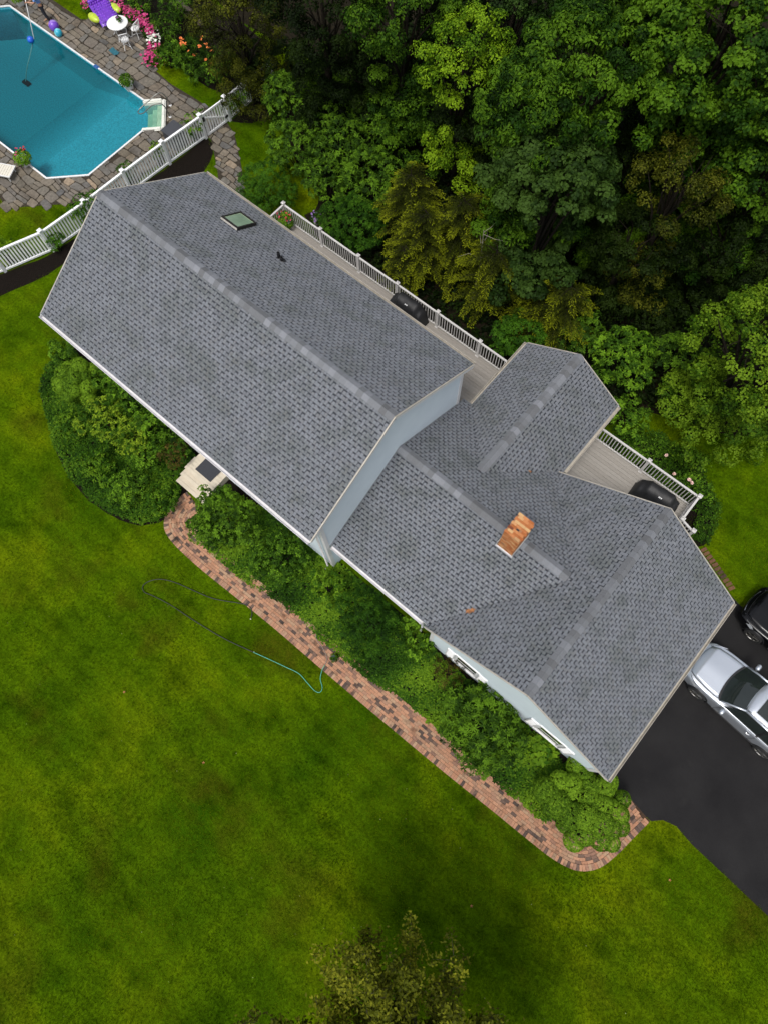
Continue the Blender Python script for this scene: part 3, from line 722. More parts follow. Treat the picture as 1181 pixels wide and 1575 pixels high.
def caps(roof, p, q, da, db, exposure=0.22, half=0.19):
    """overlapping ridge caps from p to q; da, db: down-slope unit vectors of the two planes"""
    p, q, da, db = Vector(p), Vector(q), Vector(da), Vector(db); t = (q-p).normalized(); L = (q-p).length
    n = max(1, int(L/exposure)); ex = L/n; up = Vector((0, 0, 1))
    for i in range(n):
        c = p + t*(i*ex); mb = MB(); lift0, lift1 = 0.020+R.uniform(0, .006), 0.040+R.uniform(0, .006); ln_ = ex*1.25
        if i == n-1: ln_ = ex
        rows = []
        for s_, l in ((0, lift0), (ln_, lift1)):
            for side, dv in ((1, da), (0, None), (-1, db)):
                h = half*R.uniform(.97, 1.03)
                rows.append(c + t*s_ + (dv*h if dv else Vector()) + up*l*(1.0 if dv else 1.25))
        vs = rows + [r_ - up*0.02 for r_ in rows]
        mb.add(vs, [(0, 1, 4, 3), (1, 2, 5, 4), (6, 9, 10, 7), (7, 10, 11, 8), (0, 3, 9, 6), (2, 8, 11, 5), (3, 4, 10, 9), (4, 5, 11, 10), (1, 0, 6, 7), (2, 1, 7, 8)])
        me = mb.mesh('ridge_cap', c); bm = bmesh.new(); bm.from_mesh(me); bmesh.ops.recalc_face_normals(bm, faces=bm.faces[:]); bm.to_mesh(me); bm.free(); me.materials.append(M_CAP); piece('ridge_cap', me, roof, c)
dn = lambda w_, h, ax: Vector((ax[0]*w_, ax[1]*w_, -h)).normalized()
caps(roofs[0], (MX1, 0, HR), (MX0, 0, HR), dn(MW, HR-HE, (0, 1)), dn(MW, HR-HE, (0, -1)))
caps(roofs[2], (vx-.1, MT, MR), (MX1-.15, MT, MR), dn(MWD, MR-ME, (0, 1)), dn(MWD, MR-ME, (0, -1)))
caps(roofs[5], (GS, GY1, GR), (GS, GY0, GR), dn(GW, GR-GE, (1, 0)), dn(GW, GR-GE, (-1, 0)))
caps(roofs[8], (SS, SY0+.05, SRZ), (SS, SY, SRZ), dn(SW, SRZ-ME, (1, 0)), dn(SW, SRZ-ME, (-1, 0)))

# rake boards, fascia, gutters, drip edges
def part(name, mat, fn, bevel=0.0, smooth=False, parent=None):
    b = MB(); fn(b); return b.build(name, mat, parent or house, smooth, bevel)
def rake(p, q, out, h=0.16, wdt=0.03):
    p, q, out = Vector(p), Vector(q), Vector(out)
    o = out*0.012; part('rake_board', M_WHITE, lambda b: b.beam(p+o-Vector((0, 0, h/2+.035)), q+o-Vector((0, 0, h/2+.035)), wdt, h))
    part('drip_edge', M_DRIP, lambda b: b.beam(p+o*1.6-Vector((0, 0, .012)), q+o*1.6-Vector((0, 0, .012)), wdt+.012, 0.03))
for x, o in ((MX1, 1), (MX0, -1)):
    for sgn in (1, -1): rake((x, sgn*MW, HE), (x, 0, HR), (o, 0, 0))
for sgn in (1, -1):
    rake((GS+sgn*GW if sgn > 0 else GS-GW, GY0, GE), (GS, GY0, GR), (0, -1, 0), .12, .025)
    rake((SS+sgn*SW, SY, ME), (SS, SY, SRZ), (0, 1, 0))
rake((GS+GW, GY1, GE), (GS, GY1, GR), (0, 1, 0)); 
q_ = (MT+MWD-GY1)/MWD*(vx-(GS-GW)); rake((GS-GW+q_, GY1, GE+q_*pg), (GS, GY1, GR), (0, 1, 0))
def gutter(p, q, out, mat=M_GUT):
    p, q, out = Vector(p), Vector(q), Vector(out); t = (q-p).normalized()
    def f(b):
        z = Vector((0, 0, 1)); prof = [(0.0, -.03), (0.0, -.14), (0.085, -.14), (0.105, -.09), (0.112, -.035), (0.124, -.035), (0.124, -.05), (0.116, -.10), (0.096, -.152), (-0.01, -.152), (-0.01, -.03)]
        vs = [c + out*x + z*y for c in (p, q) for x, y in prof]; n = len(prof)
        b.add(vs, [(i, (i+1) % n, n+(i+1) % n, n+i) for i in range(n)])
        for c in (p, q): b.add([c+out*x+z*y for x, y in ((-.012, -.03), (-.012, -.15), (.095, -.15), (.122, -.03))], [(0, 1, 2, 3)])
    o = part('gutter', mat, f); bm = bmesh.new(); bm.from_mesh(o.data); bmesh.ops.recalc_face_normals(bm, faces=bm.faces[:]); bm.to_mesh(o.data); bm.free()
    part('fascia', M_WHITE, lambda b: b.beam(p-out*.03-Vector((0, 0, .13)), q-out*.03-Vector((0, 0, .13)), .025, .17))
    return o
gutter((MX0, -MW, HE), (MX1, -MW, HE), (0, -1, 0))
gutter((MX0, MW, HE), (MX1, MW, HE), (0, 1, 0), M_DRIP)
gutter((MX1-.1, MT-MWD, ME), (GS-GW-.15, MT-MWD, ME), (0, -1, 0))
gutter((GS+GW, GY0, GE), (GS+GW, GY1, GE), (1, 0, 0), M_DRIP)
gutter((SS-SW, MT+MWD+.05, ME), (SS-SW, SY, ME), (-1, 0, 0), M_DRIP)
gutter((SS+SW, MT+MWD+.05, ME), (SS+SW, SY, ME), (1, 0, 0), M_DRIP)
# soffits
part('soffit', M_WHITE, lambda b: b.box(MX0+.02, MX1-.02, -MW+.01, -3.53, HE-.19, HE-.165))
part('soffit', M_WHITE, lambda b: b.box(MX0+.02, MX1-.02, 3.77, MW-.01, HE-.19, HE-.165))
part('soffit', M_WHITE, lambda b: b.box(MX1-.1, GS-GW, MT-MWD+.01, MT-3.41, ME-.19, ME-.165))
part('soffit', M_WHITE, lambda b: b.box(GS+3.43, GS+GW-.01, GY0+.02, GY1-.02, GE-.19, GE-.165))
# corner boards and downspouts
def corner(x, y, z0, z1, sx, sy):
    part('corner_board', M_WHITE, lambda b: (b.box(min(x, x-sx*.12), max(x, x-sx*.12), y-.0, y+sy*.022, z0, z1) if sy > 0 else b.box(min(x, x-sx*.12), max(x, x-sx*.12), y-.022, y, z0, z1)))
    part('corner_board', M_WHITE, lambda b: (b.box(x, x+.022, min(y+sy*.022, y-sy*.12), max(y+sy*.022, y-sy*.12), z0, z1) if sx > 0 else b.box(x-.022, x, min(y+sy*.022, y-sy*.12), max(y+sy*.022, y-sy*.12), z0, z1)))
corner(MX1-.16, -3.52, 0, HE-.20, 1, -1); corner(MX1-.16, 3.76, 0, HE-.05, 1, 1)
corner(GS-3.42, GY0+.075, 0, GE-.05, -1, -1); corner(GS+3.42, GY0+.075, 0, GE+.05, 1, -1)
def down(x, y, z0, z1):
    part('downspout', M_GUT, lambda b: b.tube([(x, y-.16, z1), (x, y-.12, z1-.12), (x, y+.03, z1-.28), (x, y+.03, z0+.2), (x, y-.12, z0+.08)], .042, 8), smooth=True)
down(MX1-.35, -3.66, 0, HE-.15); down(GS-GW-.22, -3.24, 0, ME-.14)
# the white box return under the main eave at its front corner
part('eave_return', M_WHITE, lambda b: b.box(MX1-.17, MX1-.03, -MW+.02, -3.50, HE-.32, HE-.20), bevel=.01)

# garage front windows
def window(xc, y, zs, zh, w_):
    f = MB(); t = .09
    f.box(xc-w_/2-t, xc-w_/2, y-.03, y+.02, zs, zh); f.box(xc+w_/2, xc+w_/2+t, y-.03, y+.02, zs, zh)
    f.box(xc-w_/2-t-.03, xc+w_/2+t+.03, y-.04, y+.02, zh, zh+.13)
    wn = f.build('window', M_WHITE, house, bevel=.006)
    MB().box(xc-w_/2, xc+w_/2, y-.012, y+.02, zs, zh).build('pane', M_GLASSDK, wn)
    MB().box(xc-w_/2, xc+w_/2, y-.018, y-.0125, (zs+zh)/2-.02, (zs+zh)/2+.02).build('meeting_rail', M_WHITE, wn)
    MB().box(xc-w_/2, xc+w_/2, y-.02, y-.0125, zs, zs+.05).build('sash', M_WHITE, wn)
    MB().box(xc-w_/2, xc+w_/2, y-.02, y-.0125, zh-.05, zh).build('sash', M_WHITE, wn)
    MB().box(xc-w_/2-t-.05, xc+w_/2+t+.05, y-.06, y+.02, zs-.055, zs).build('sill', M_WHITE, wn, bevel=.008)
    for sx in (-1, 1):
        a = xc+sx*(w_/2+t+.02); b_ = a+sx*.34; x0, x1 = min(a, b_), max(a, b_); s_ = MB()
        s_.box(x0, x0+.04, y-.055, y-.003, zs-.02, zh+.05); s_.box(x1-.04, x1, y-.055, y-.003, zs-.02, zh+.05)
        s_.box(x0+.04, x1-.04, y-.055, y-.003, zh, zh+.05); s_.box(x0+.04, x1-.04, y-.055, y-.003, zs-.02, zs+.05)
        for k in range(16):
            z = zs+.06+k*(zh-zs-.08)/16; s_.add([(x0+.04, y-.05, z), (x1-.04, y-.05, z), (x1-.04, y-.01, z+.06), (x0+.04, y-.01, z+.06)], [(0, 1, 2, 3)])
        tag(s_.build('shutter', M_WHITE, house), kind=None)
window(0.10, GY0+.075, 0.72, 2.02, .80); window(3.66, GY0+.075, 0.72, 2.02, .84)

# ------------------------------------------------------------------ chimney
cx0, cx1, cy0, cy1, cz1 = -1.54, -0.97, -0.13, 0.66, 6.02
ch = MB().box(cx0+.012, cx1-.012, cy0+.012, cy1-.012, 3.9, cz1-.012).build('chimney', M_MORTAR, house)
cme = MB().box(-.5, .5, -.5, .5, -.5, .5).mesh('brick'); cme.materials.append(M_CHIMB)
z = 4.02; r = 0
while z < cz1-.06:
    for axis, span, fix, nn in (('x', (cx0, cx1), cy0, 3), ('x', (cx0, cx1), cy1, 3), ('y', (cy0, cy1), cx0, 4), ('y', (cy0, cy1), cx1, 4)):
        s0, s1 = span; st_ = (s1-s0)/nn
        cuts = [s0+st_*i for i in range(nn+1)] if r % 2 == 0 else [s0] + [s0+st_*(i+.5) for i in range(nn)] + [s1]
        for a, b_ in zip(cuts, cuts[1:]):
            m_ = (a+b_)/2; l_ = b_-a-.012; ins = .028 if fix in (cy0, cx0) else -.028
            pos = (m_, fix+ins, z+.033) if axis == 'x' else (fix+ins, m_, z+.033)
            if axis == 'y' and (a == s0 or b_ == s1): l_ -= .06; pos = (pos[0], m_+(.03 if a == s0 else -.03), pos[2])
            piece('brick', cme, ch, pos, None, (l_, .056, .058) if axis == 'x' else (.056, l_, .058))
    z += .075; r += 1
for i in range(9):                                       # bricks laid across the top, one flue gap
    y = cy0+.045+i*(cy1-cy0-.09)/8
    for k in range(3):
        if i in (3,) and k == 1: continue
        x = cx0+.1+k*.187+(.04 if i % 2 else -.02)
        piece('brick', cme, ch, (x, y, cz1-.016+R.uniform(-.003, .003)), (0, 0, R.uniform(-.02, .02)), (.178, .083, .05))
MB().box(-1.30, -1.20, .10, .19, cz1-.03, cz1+.001).build('flue', M_BLACK, ch)
part('flashing', M_GUT, lambda b: b.box(cx0-.04, cx1+.04, cy0-.045, cy0-.012, 4.40, 4.56), parent=ch)
part('flashing', plain('pale_lead', (.38, .36, .33), .5, var=.15), lambda b: (b.box(cx1+.012, cx1+.03, cy0-.04, cy1, 4.35, 4.92),), parent=ch)
part('flashing', MATS['pale_lead'], lambda b: (b.box(cx0-.03, cx0-.012, cy0-.04, cy1, 4.35, 4.92),), parent=ch)

# ------------------------------------------------------------------ skylight and vent pipes
sk = [Vector((x, y, HE+(MW-y)*pm)) for x, y in ((-16.02, 2.46), (-15.22, 2.46), (-15.22, 3.28), (-16.02, 3.28))]
nrm_ = Vector((0, pm, 1)).normalized()
def frame_ring(b, q, wd, h):
    c = sum(q, Vector())/4
    inn = [p+(c-p).normalized()*wd*1.41 for p in q]
    vs = [p+nrm_*0 for p in q]+[p+nrm_*h for p in q]+[p+nrm_*h for p in inn]+[p for p in inn]
    for i in range(4):
        j = (i+1) % 4; n0 = len(b.v)
        b.add([vs[i], vs[j], vs[4+j], vs[4+i], vs[8+i], vs[8+j], vs[12+i], vs[12+j]], [(0, 1, 2, 3), (3, 2, 5, 4), (4, 5, 7, 6)])
fr = MB(); frame_ring(fr, sk, .055, .13); M_BRONZE = plain('dark_bronze', (.028, .025, .022), .4, .5)
sk_o = fr.build('skylight', M_BRONZE, house)
c_ = sum(sk, Vector())/4; inn = [p+(c_-p).normalized()*.078+nrm_*.10 for p in sk]
M_SKY = glass_mat('green_skylight_glass', (.15, .22, .15), .12)
MB().add(inn, [(0, 1, 2, 3)]).build('pane', M_SKY, sk_o)
for sgn, lab in ((0, None),):
    MB().beam(sk[0]+nrm_*.07+Vector((0, -.02, 0)), sk[1]+nrm_*.07+Vector((0, -.02, 0)), .018, .06, nrm_).build('head_flashing', MATS['pale_lead'], sk_o)
inn2 = [p+(c_-p).normalized()*.10+nrm_*.105 for p in sk]; sh = MB()
for i in (0, 1, 2, 3):
    j = (i+1) % 4; d2 = (c_-inn2[i]).normalized()*.07; d3 = (c_-inn2[j]).normalized()*.07
    sh.add([inn2[i]-nrm_*.002, inn2[j]-nrm_*.002, inn2[j]+d3-nrm_*.002, inn2[i]+d2-nrm_*.002], [(0, 1, 2, 3)])
sh.build('inner_curb', plain('pale_green_curb', (.30, .36, .22), .4), sk_o)
for dx, dy, hh in ((0, 0, .34), (.16, -.03, .24)):
    x, y = -13.36+dx, 2.62+dy; z = HE+(MW-y)*pm
    part('vent_pipe', M_BLACK, lambda b: b.lathe((x, y, z-.05), [(.13, .0), (.12, .06), (.06, .10), (.055, hh), (.035, hh), (.03, hh-.1)], 12), smooth=False)

# ------------------------------------------------------------------ front step with mat
stp = thing('front_step', 'cream landing with two steps at the front door under the main eave', 'steps', (-12.6, -4.2, 0))
for i, (y0, z1) in enumerate(((-4.36, .46), (-4.66, .31), (-4.96, .155))):
    MB().box(-13.32+i*.012, -11.80-i*.012, y0, -3.0-i*.001, 0.0+i*.001, z1-.035).build('riser_block', M_STEP, stp)
    y1 = (-3.77, -4.362, -4.662)[i]
    n_b = (4, 2, 2)[i]
    for k in range(n_b):
        a = y0-.025+(y1-y0+.025)*k/n_b; b_ = y0-.025+(y1-y0+.025)*(k+1)/n_b-.006
        MB().box(-13.35, -11.77, a, b_, z1-.0345, z1).build('tread_board', M_STEP, stp, bevel=.004)
mt = MB(); mt.box(-12.95, -12.08, -4.16, -3.56, .461, .475)
o = mt.build('doormat', plain('charcoal_mat', (.030, .031, .037), .95, var=.25, scale=60), bevel=.004); tag(o, 'charcoal rectangular doormat lying on the cream front landing', 'doormat')

# ================================================================== DECKS
M_RAIL = plain('white_railing', (.50, .485, .47), .45, var=.06)
def deck(label, x0, x1, y0, y1, z, posts, rails, board_along='x'):
    d = thing('deck', label, 'deck', ((x0+x1)/2, (y0+y1)/2, 0))
    MB().box(x0+.03, x1-.03, y0+.02, y1-.03, z-.25, z-.045).build('deck_frame', M_DRIP, d)
    MB().box(x0, x1, y1-.03, y1, z-.3, z-.04).build('rim_board', M_RAIL, d)
    nb = int((y1-y0)/.145)
    for k in range(nb):
        a = y0+(y1-y0)*k/nb; MB().box(x0, x1, a+.004, a+(y1-y0)/nb-.004, z-.04, z+R.uniform(-.002, .002)).build('board', M_BOARD, d)
    for p, q in rails: railing(d, Vector(p), Vector(q), posts)
    return d
def post(parent, p, h=1.08, s_=.11):
    o = MB().box(p.x-s_/2, p.x+s_/2, p.y-s_/2, p.y+s_/2, p.z, p.z+h).build('post', M_RAIL, parent)
    b = MB().box(p.x-s_*.72, p.x+s_*.72, p.y-s_*.72, p.y+s_*.72, p.z+h, p.z+h+.03)
    b.add([(p.x-s_*.6, p.y-s_*.6, p.z+h+.031), (p.x+s_*.6, p.y-s_*.6, p.z+h+.031), (p.x+s_*.6, p.y+s_*.6, p.z+h+.031), (p.x-s_*.6, p.y+s_*.6, p.z+h+.031), (p.x, p.y, p.z+h+.08)], [(0, 1, 4), (1, 2, 4), (2, 3, 4), (3, 0, 4)])
    b.build('post_cap', M_RAIL, o)
    MB().box(p.x-s_*.7, p.x+s_*.7, p.y-s_*.7, p.y+s_*.7, p.z, p.z+.05).build('post_skirt', M_RAIL, o)
def railing(parent, p, q, spacing, dz=0.0, ends=(True, True)):
    L = (q-p).length; n = max(1, round(L/spacing)); t = (q-p)/n; up = Vector((0, 0, 1))
    for i in range(n+1):
        if (i == 0 and not ends[0]) or (i == n and not ends[1]): continue
        post(parent, p+t*i)
    for i in range(n):
        a, b_ = p+t*i, p+t*(i+1)
        MB().beam(a+up*.98, b_+up*.98, .075, .05).build('top_rail', M_RAIL, parent)
        MB().beam(a+up*.11, b_+up*.11, .055, .05).build('bottom_rail', M_RAIL, parent)
        m_ = int(t.length/.125)
        for k in range(1, m_):
            c = a+t*(k/m_); MB().beam(c+up*.13, c+up*.96, .032, .032, (1, 0, 0)).build('baluster', M_RAIL, parent)
DZ = .60
dk = deck('long narrow grey deck with white railing behind the main house', -18.45, -5.35, 3.78, 7.15, DZ, 2.18, [((-18.38, 7.07, DZ), (-5.3, 7.07, DZ))])
railing(dk, Vector((-18.38, 7.07, DZ)), Vector((-18.38, 5.3, DZ)), 1.8, ends=(False, True))
dk2 = deck('small grey back deck with white railing beside the garage roof', -1.75, 2.92, 3.87, 7.15, DZ, 2.2, [((-1.6, 7.07, DZ), (2.84, 7.07, DZ))])
railing(dk2, Vector((2.84, 7.07, DZ)), Vector((2.84, 5.92, DZ)), 1.2, ends=(False, True))
railing(dk2, Vector((2.84, 5.92, DZ)), Vector((3.42, 5.9, DZ-.22)), .6, ends=(False, True))
for k in range(2): MB().box(2.92+k*.3, 3.25+k*.3, 4.6, 5.85, 0, DZ-.2*(k+1)).build('stair', M_STEP, dk2)

# ================================================================== PICKET FENCE AND GATE
FZ = 1.22
FC = [Vector((a[0]+(b_[0]-a[0])*k/40, a[1]+(b_[1]-a[1])*k/40, 0)) for a, b_ in zip(FENCE_LINE, FENCE_LINE[1:]) for k in range(40)]+[Vector((*FENCE_LINE[-1], 0))]
FS = [0.0]
for i in range(1, len(FC)): FS.append(FS[-1]+(FC[i]-FC[i-1]).length)
def fpos(s):
    i = 0
    while i < len(FS)-2 and FS[i+1] < s: i += 1
    t = (s-FS[i])/(FS[i+1]-FS[i]); return FC[i].lerp(FC[i+1], t)
def s_near(p): return min(range(len(FC)), key=lambda i: (FC[i]-p).length)
pk = {}
def fence_run(label, s0, s1, posts, group=None):
    a, b_ = fpos(s0), fpos(s1); f = thing('picket_fence', label, 'fence', ((a.x+b_.x)/2, (a.y+b_.y)/2, 0), group)
    n = max(2, int((s1-s0)/.35)); L = [fpos(s0+(s1-s0)*i/n) for i in range(n+1)]
    for nm, z, wd, ht in (('top_rail', FZ, .10, .075), ('bottom_rail', .13, .07, .09)):
        mb = MB()
        for i in range(n):
            p, q = L[i].copy(), L[i+1].copy(); p.z = q.z = z; mb.beam(p, q, wd, ht)
        mb.build(nm, M_FENCE, f)
    m = int((s1-s0)/.142)
    for i in range(1, m):
        s = s0+(s1-s0)*i/m; p = fpos(s); q = fpos(min(s+.05, s1)); d = (q-p).normalized() if (q-p).length > 1e-6 else Vector((0, 1, 0))
        if 'p' not in pk:
            pk['p'] = MB().box(-.038, .038, -.012, .012, .17, FZ-.03).mesh('picket'); pk['p'].materials.append(M_FENCE)
        piece('picket', pk['p'], f, p, (0, 0, math.atan2(d.y, d.x)+R.uniform(-.02, .02)))
    for s in posts: fpost(f, fpos(s))
    return f
def fpost(f, p, h=1.34):
    s_ = .13
    o = MB().box(p.x-s_/2, p.x+s_/2, p.y-s_/2, p.y+s_/2, 0, h).build('post', M_FENCE, f)
    b = MB().box(p.x-.095, p.x+.095, p.y-.095, p.y+.095, h, h+.035)
    b.add([(p.x-.08, p.y-.08, h+.036), (p.x+.08, p.y-.08, h+.036), (p.x+.08, p.y+.08, h+.036), (p.x-.08, p.y+.08, h+.036), (p.x, p.y, h+.10)], [(0, 1, 4), (1, 2, 4), (2, 3, 4), (3, 0, 4)])
    b.build('post_cap', M_FENCE, o)
sp_ = [FS[s_near(Vector((x, y, 0)))] for x, y in FENCE_LINE]
gl, gr = sp_[6]+.02, sp_[7]-.02
fence_run('long curved white picket fence with climbing vines along the pool patio', 0.0, gl-.07, sp_[0:6]+[gl-.08])
fence_run('short white picket fence right of the gate running under a leafy tree', gr+.07, FS[-1], [gr+.08]+sp_[8:])
ga, gb = fpos(gl+.05), fpos(gr-.05)
gate = thing('picket_gate', 'white picket gate with diagonal brace and black hinges', 'gate', tuple((ga+gb)/2))
gd = (gb-ga).normalized(); up = Vector((0, 0, 1))
for nm, p, q, a_, b2 in (('top_rail', ga+up*FZ, gb+up*FZ, .06, .09), ('bottom_rail', ga+up*.13, gb+up*.13, .06, .10), ('brace', ga+up*1.10+Vector((.03, 0, 0)), gb+up*.35+Vector((.03, 0, 0)), .03, .06), ('stile', ga+gd*.045+up*.08, ga+gd*.045+up*1.28, .09, .05), ('stile', gb-gd*.08+up*.08, gb-gd*.08+up*1.28, .16, .05)):
    MB().beam(p, q, a_, b2, up if 'rail' in nm or nm == 'brace' else Vector((1, 0, 0))).build(nm, M_FENCE, gate)
for i in range(1, 8):
    p = ga.lerp(gb-gd*.1, i/8); piece('picket', pk['p'], gate, p, (0, 0, math.atan2(gd.y, gd.x)))
for z in (.32, 1.02): MB().box(gb.x+.0, gb.x+.07, gb.y-.12, gb.y+.06, z, z+.11).build('hinge', M_BLACK, gate, bevel=.01)
MB().box(ga.x, ga.x+.07, ga.y-.03, ga.y+.07, .9, 1.12).build('latch', M_BLACK, gate, bevel=.01)

# ================================================================== PATIO FURNITURE
# white cast garden table
tp = at(178, 60, .0); tp = Vector((-33.55, 10.55, 0))
M_CAST = plain('white_cast_metal', (.64, .64, .63), .4, var=.05)
tb = thing('garden_table', 'round white cast metal table holding a flower pot beside the purple float', 'table', tuple(tp))
Z = lambda z: (tp.x, tp.y, z)
MB().lathe(Z(.70), [(.02, 0), (.50, 0), (.54, .01), (.54, .035), (.50, .045), (.02, .045)], 28).build('tabletop', M_CAST, tb)
for k in range(4):
    a = .5+k*math.pi/2; c, s_ = math.cos(a), math.sin(a)
    MB().tube(spline([(tp.x+c*.30, tp.y+s_*.30, .70), (tp.x+c*.36, tp.y+s_*.36, .45), (tp.x+c*.33, tp.y+s_*.33, .2), (tp.x+c*.48, tp.y+s_*.48, .045)], .08), .022, 6).build('leg', M_CAST, tb, smooth=True)
MB().lathe(Z(.60), [(.40, 0), (.42, .03), (.44, .10), (.40, .1)], 24).build('apron', M_CAST, tb)
def chair():
    t = thing('garden_chair', 'white cast metal chair with lattice back standing nearer the pool', 'chair', (0, 0, 0), 'white garden chairs at the table')
    MB().lathe((0, 0, .43), [(.02, 0), (.19, 0), (.215, .01), (.215, .03), (.19, .035), (.02, .03)], 20).build('seat', M_CAST, t)
    for x, y in ((.16, .13), (.16, -.13), (-.15, .13), (-.15, -.13)):
        MB().tube(spline([(x*.8, y*.8, .43), (x*1.05, y*1.05, .25), (x*1.55, y*1.55, .0)], .06), .017, 6).build('leg', M_CAST, t, smooth=True)
    top = [(-.20-.07*math.cos(a), .23*math.sin(a), .86+.05*math.cos(a)) for a in np.linspace(-1.45, 1.45, 11)]
    MB().tube([(-.08, -.21, .44)]+top+[(-.08, .21, .44)], .019, 6).build('back_frame', M_CAST, t, smooth=True)
    b = MB().tube([(-.17-.06*math.cos(a), .22*math.sin(a), .66+.03*math.cos(a)) for a in np.linspace(-1.45, 1.45, 9)], .014, 5)
    b.build('back_rail', M_CAST, t)
    for a in np.linspace(-1.15, 1.15, 6):
        MB().tube([(-.17-.04*math.cos(a), .20*math.sin(a), .45), (-.23-.03*math.cos(a), .215*math.sin(a), .88)], .013, 5).build('back_spindle', M_CAST, t)
    for a in (-.6, 0, .6):
        MB().tube([(-.19, .2*math.sin(a)-.05, .70), (-.22, .2*math.sin(a)+.05, .82)], .012, 5).build('lattice', M_CAST, t)
    MB().tube([(.2, .17, .14), (0, 0, .18), (-.2, -.17, .14)], .012, 5).build('stretcher', M_CAST, t)
    return t
c1_ = chair(); c1_.location = (-32.72, 10.18, 0); c1_.rotation_euler.z = 2.6
c2_ = copy_tree(c1_); c2_.location = (-32.90, 11.05, 0); c2_.rotation_euler.z = -2.9
c2_['label'] = 'white cast metal chair with lattice back in front of the pink petunias'

def flowerpot(label, p, rad, h, matp, leafm, blossoms, cat='potted plant', group=None, name='potted_plant', sq=True, seed=1, fol=1.0):
    t = thing(name, label, cat, tuple(p), group); r = random.Random(seed)
    MB().lathe(p, [(rad*.72, 0), (rad*1.0, h*.92), (rad*1.12, h*.94), (rad*1.12, h), (rad*.95, h), (rad*.9, h*.85)], 4 if sq else 14, .6).build('pot', matp, t)
    Q = leaf_points(r, [(p.x, p.y, p.z+h*1.1, rad*1.25*fol, rad*1.25*fol, rad*1.0*fol)], 90, 7, .12, .05, .1)
    leaves('foliage', Q, leafm, t)
    if blossoms:
        for mat, n, sz in blossoms:
            b = MB()
            for k in range(n):
                a = r.uniform(0, 6.28); q = rad*1.1*math.sqrt(r.random())*fol
                blossom(b, Vector((p.x+q*math.cos(a), p.y+q*math.sin(a), p.z+h+rad*fol*r.uniform(.6, 1.25))), sz, r)
            tag(b.build('blossom', mat, t), kind='stuff')
    return t
def blossom(b, c, s_, r):
    """five-petalled open flower"""
    n = Vector((r.uniform(-.5, .5), r.uniform(-.5, .5), 1)).normalized(); u = n.orthogonal().normalized(); v = n.cross(u); a0 = r.uniform(0, 6.28)
    vs = [c-n*s_*.25]; k = 10
    for i in range(k):
        q = s_*(1.0 if i % 2 == 0 else .72); a = a0+2*math.pi*i/k; vs.append(c+u*q*math.cos(a)+v*q*math.sin(a)+n*s_*.1*(i % 2))
    b.add(vs, [(0, 1+i, 1+(i+1) % k) for i in range(k)])

# ------------------------------------------------------------------ foliage machinery
def leaf_points(r, lobes, dens, per, L, W, cr, up_bias=.25, droop=.35, shell=.35, jitter=.25, lo=-.25, tint=(.25, .75), flat=.0, age=.0, axis=None):
    """clusters of leaves over the outer skin of ellipsoid lobes; returns arrays"""
    g = np.random.default_rng(r.randrange(1 << 30)); lob = np.array(lobes, float)
    C_, D_, N_, T_ = [], [], [], []
    cs, ns, ts = [], [], []
    for i, l in enumerate(lob):
        area = 4*math.pi*((l[3]*l[4])**1.6/3+(l[3]*l[5])**1.6/3+(l[4]*l[5])**1.6/3)**(1/1.6)
        n = max(3, int(area*dens*(1-lo)/2)); v = g.normal(size=(n*3, 3)); v /= np.linalg.norm(v, axis=1)[:, None]; v = v[v[:, 2] > lo][:n]
        rr = 1-shell*g.random(len(v))**1.6
        p = l[:3]+v*l[3:6]*rr[:, None]; nn = v/l[3:6]; nn /= np.linalg.norm(nn, axis=1)[:, None]
        keep = np.ones(len(p), bool)
        for j, m in enumerate(lob):
            if j != i: keep &= (((p-m[:3])/m[3:6])**2).sum(1) > .62
        cs.append(p[keep]); ns.append(nn[keep]); t0 = g.uniform(*tint); t0 += .12*g.normal()
        ts.append((t0+g.uniform(-.22, .22, keep.sum())+age*.5*v[keep][:, 2]))  # tint rises towards the top of each lobe
    cs, ns, ts = np.concatenate(cs), np.concatenate(ns), np.concatenate(ts)
    ns = ns+np.array([0, 0, up_bias]); ns /= np.linalg.norm(ns, axis=1)[:, None]
    n = len(cs); K = per
    c = np.repeat(cs, K, 0); nn = np.repeat(ns, K, 0); t = np.repeat(ts, K)
    a = g.normal(size=(n*K, 3)); a -= nn*(a*nn).sum(1)[:, None]; a /= np.linalg.norm(a, axis=1)[:, None]
    q = np.sqrt(g.random(n*K))[:, None]*cr
    pos = c+a*q+nn*((g.random(n*K)[:, None]-.5)*cr*.5-q*q/cr*.35)
    d = a+nn*g.normal(0, .25, (n*K, 1))-np.array([0, 0, droop])*(q/cr); d /= np.linalg.norm(d, axis=1)[:, None]
    nrm = nn+g.normal(0, jitter, (n*K, 3))+a*.35
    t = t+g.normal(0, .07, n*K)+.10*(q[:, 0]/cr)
    sz = g.uniform(.7, 1.2, n*K)
    return pos, d, nrm, L*sz, W*sz, t
def cat_points(*Q): return tuple(np.concatenate([q[i] for q in Q]) for i in range(6))
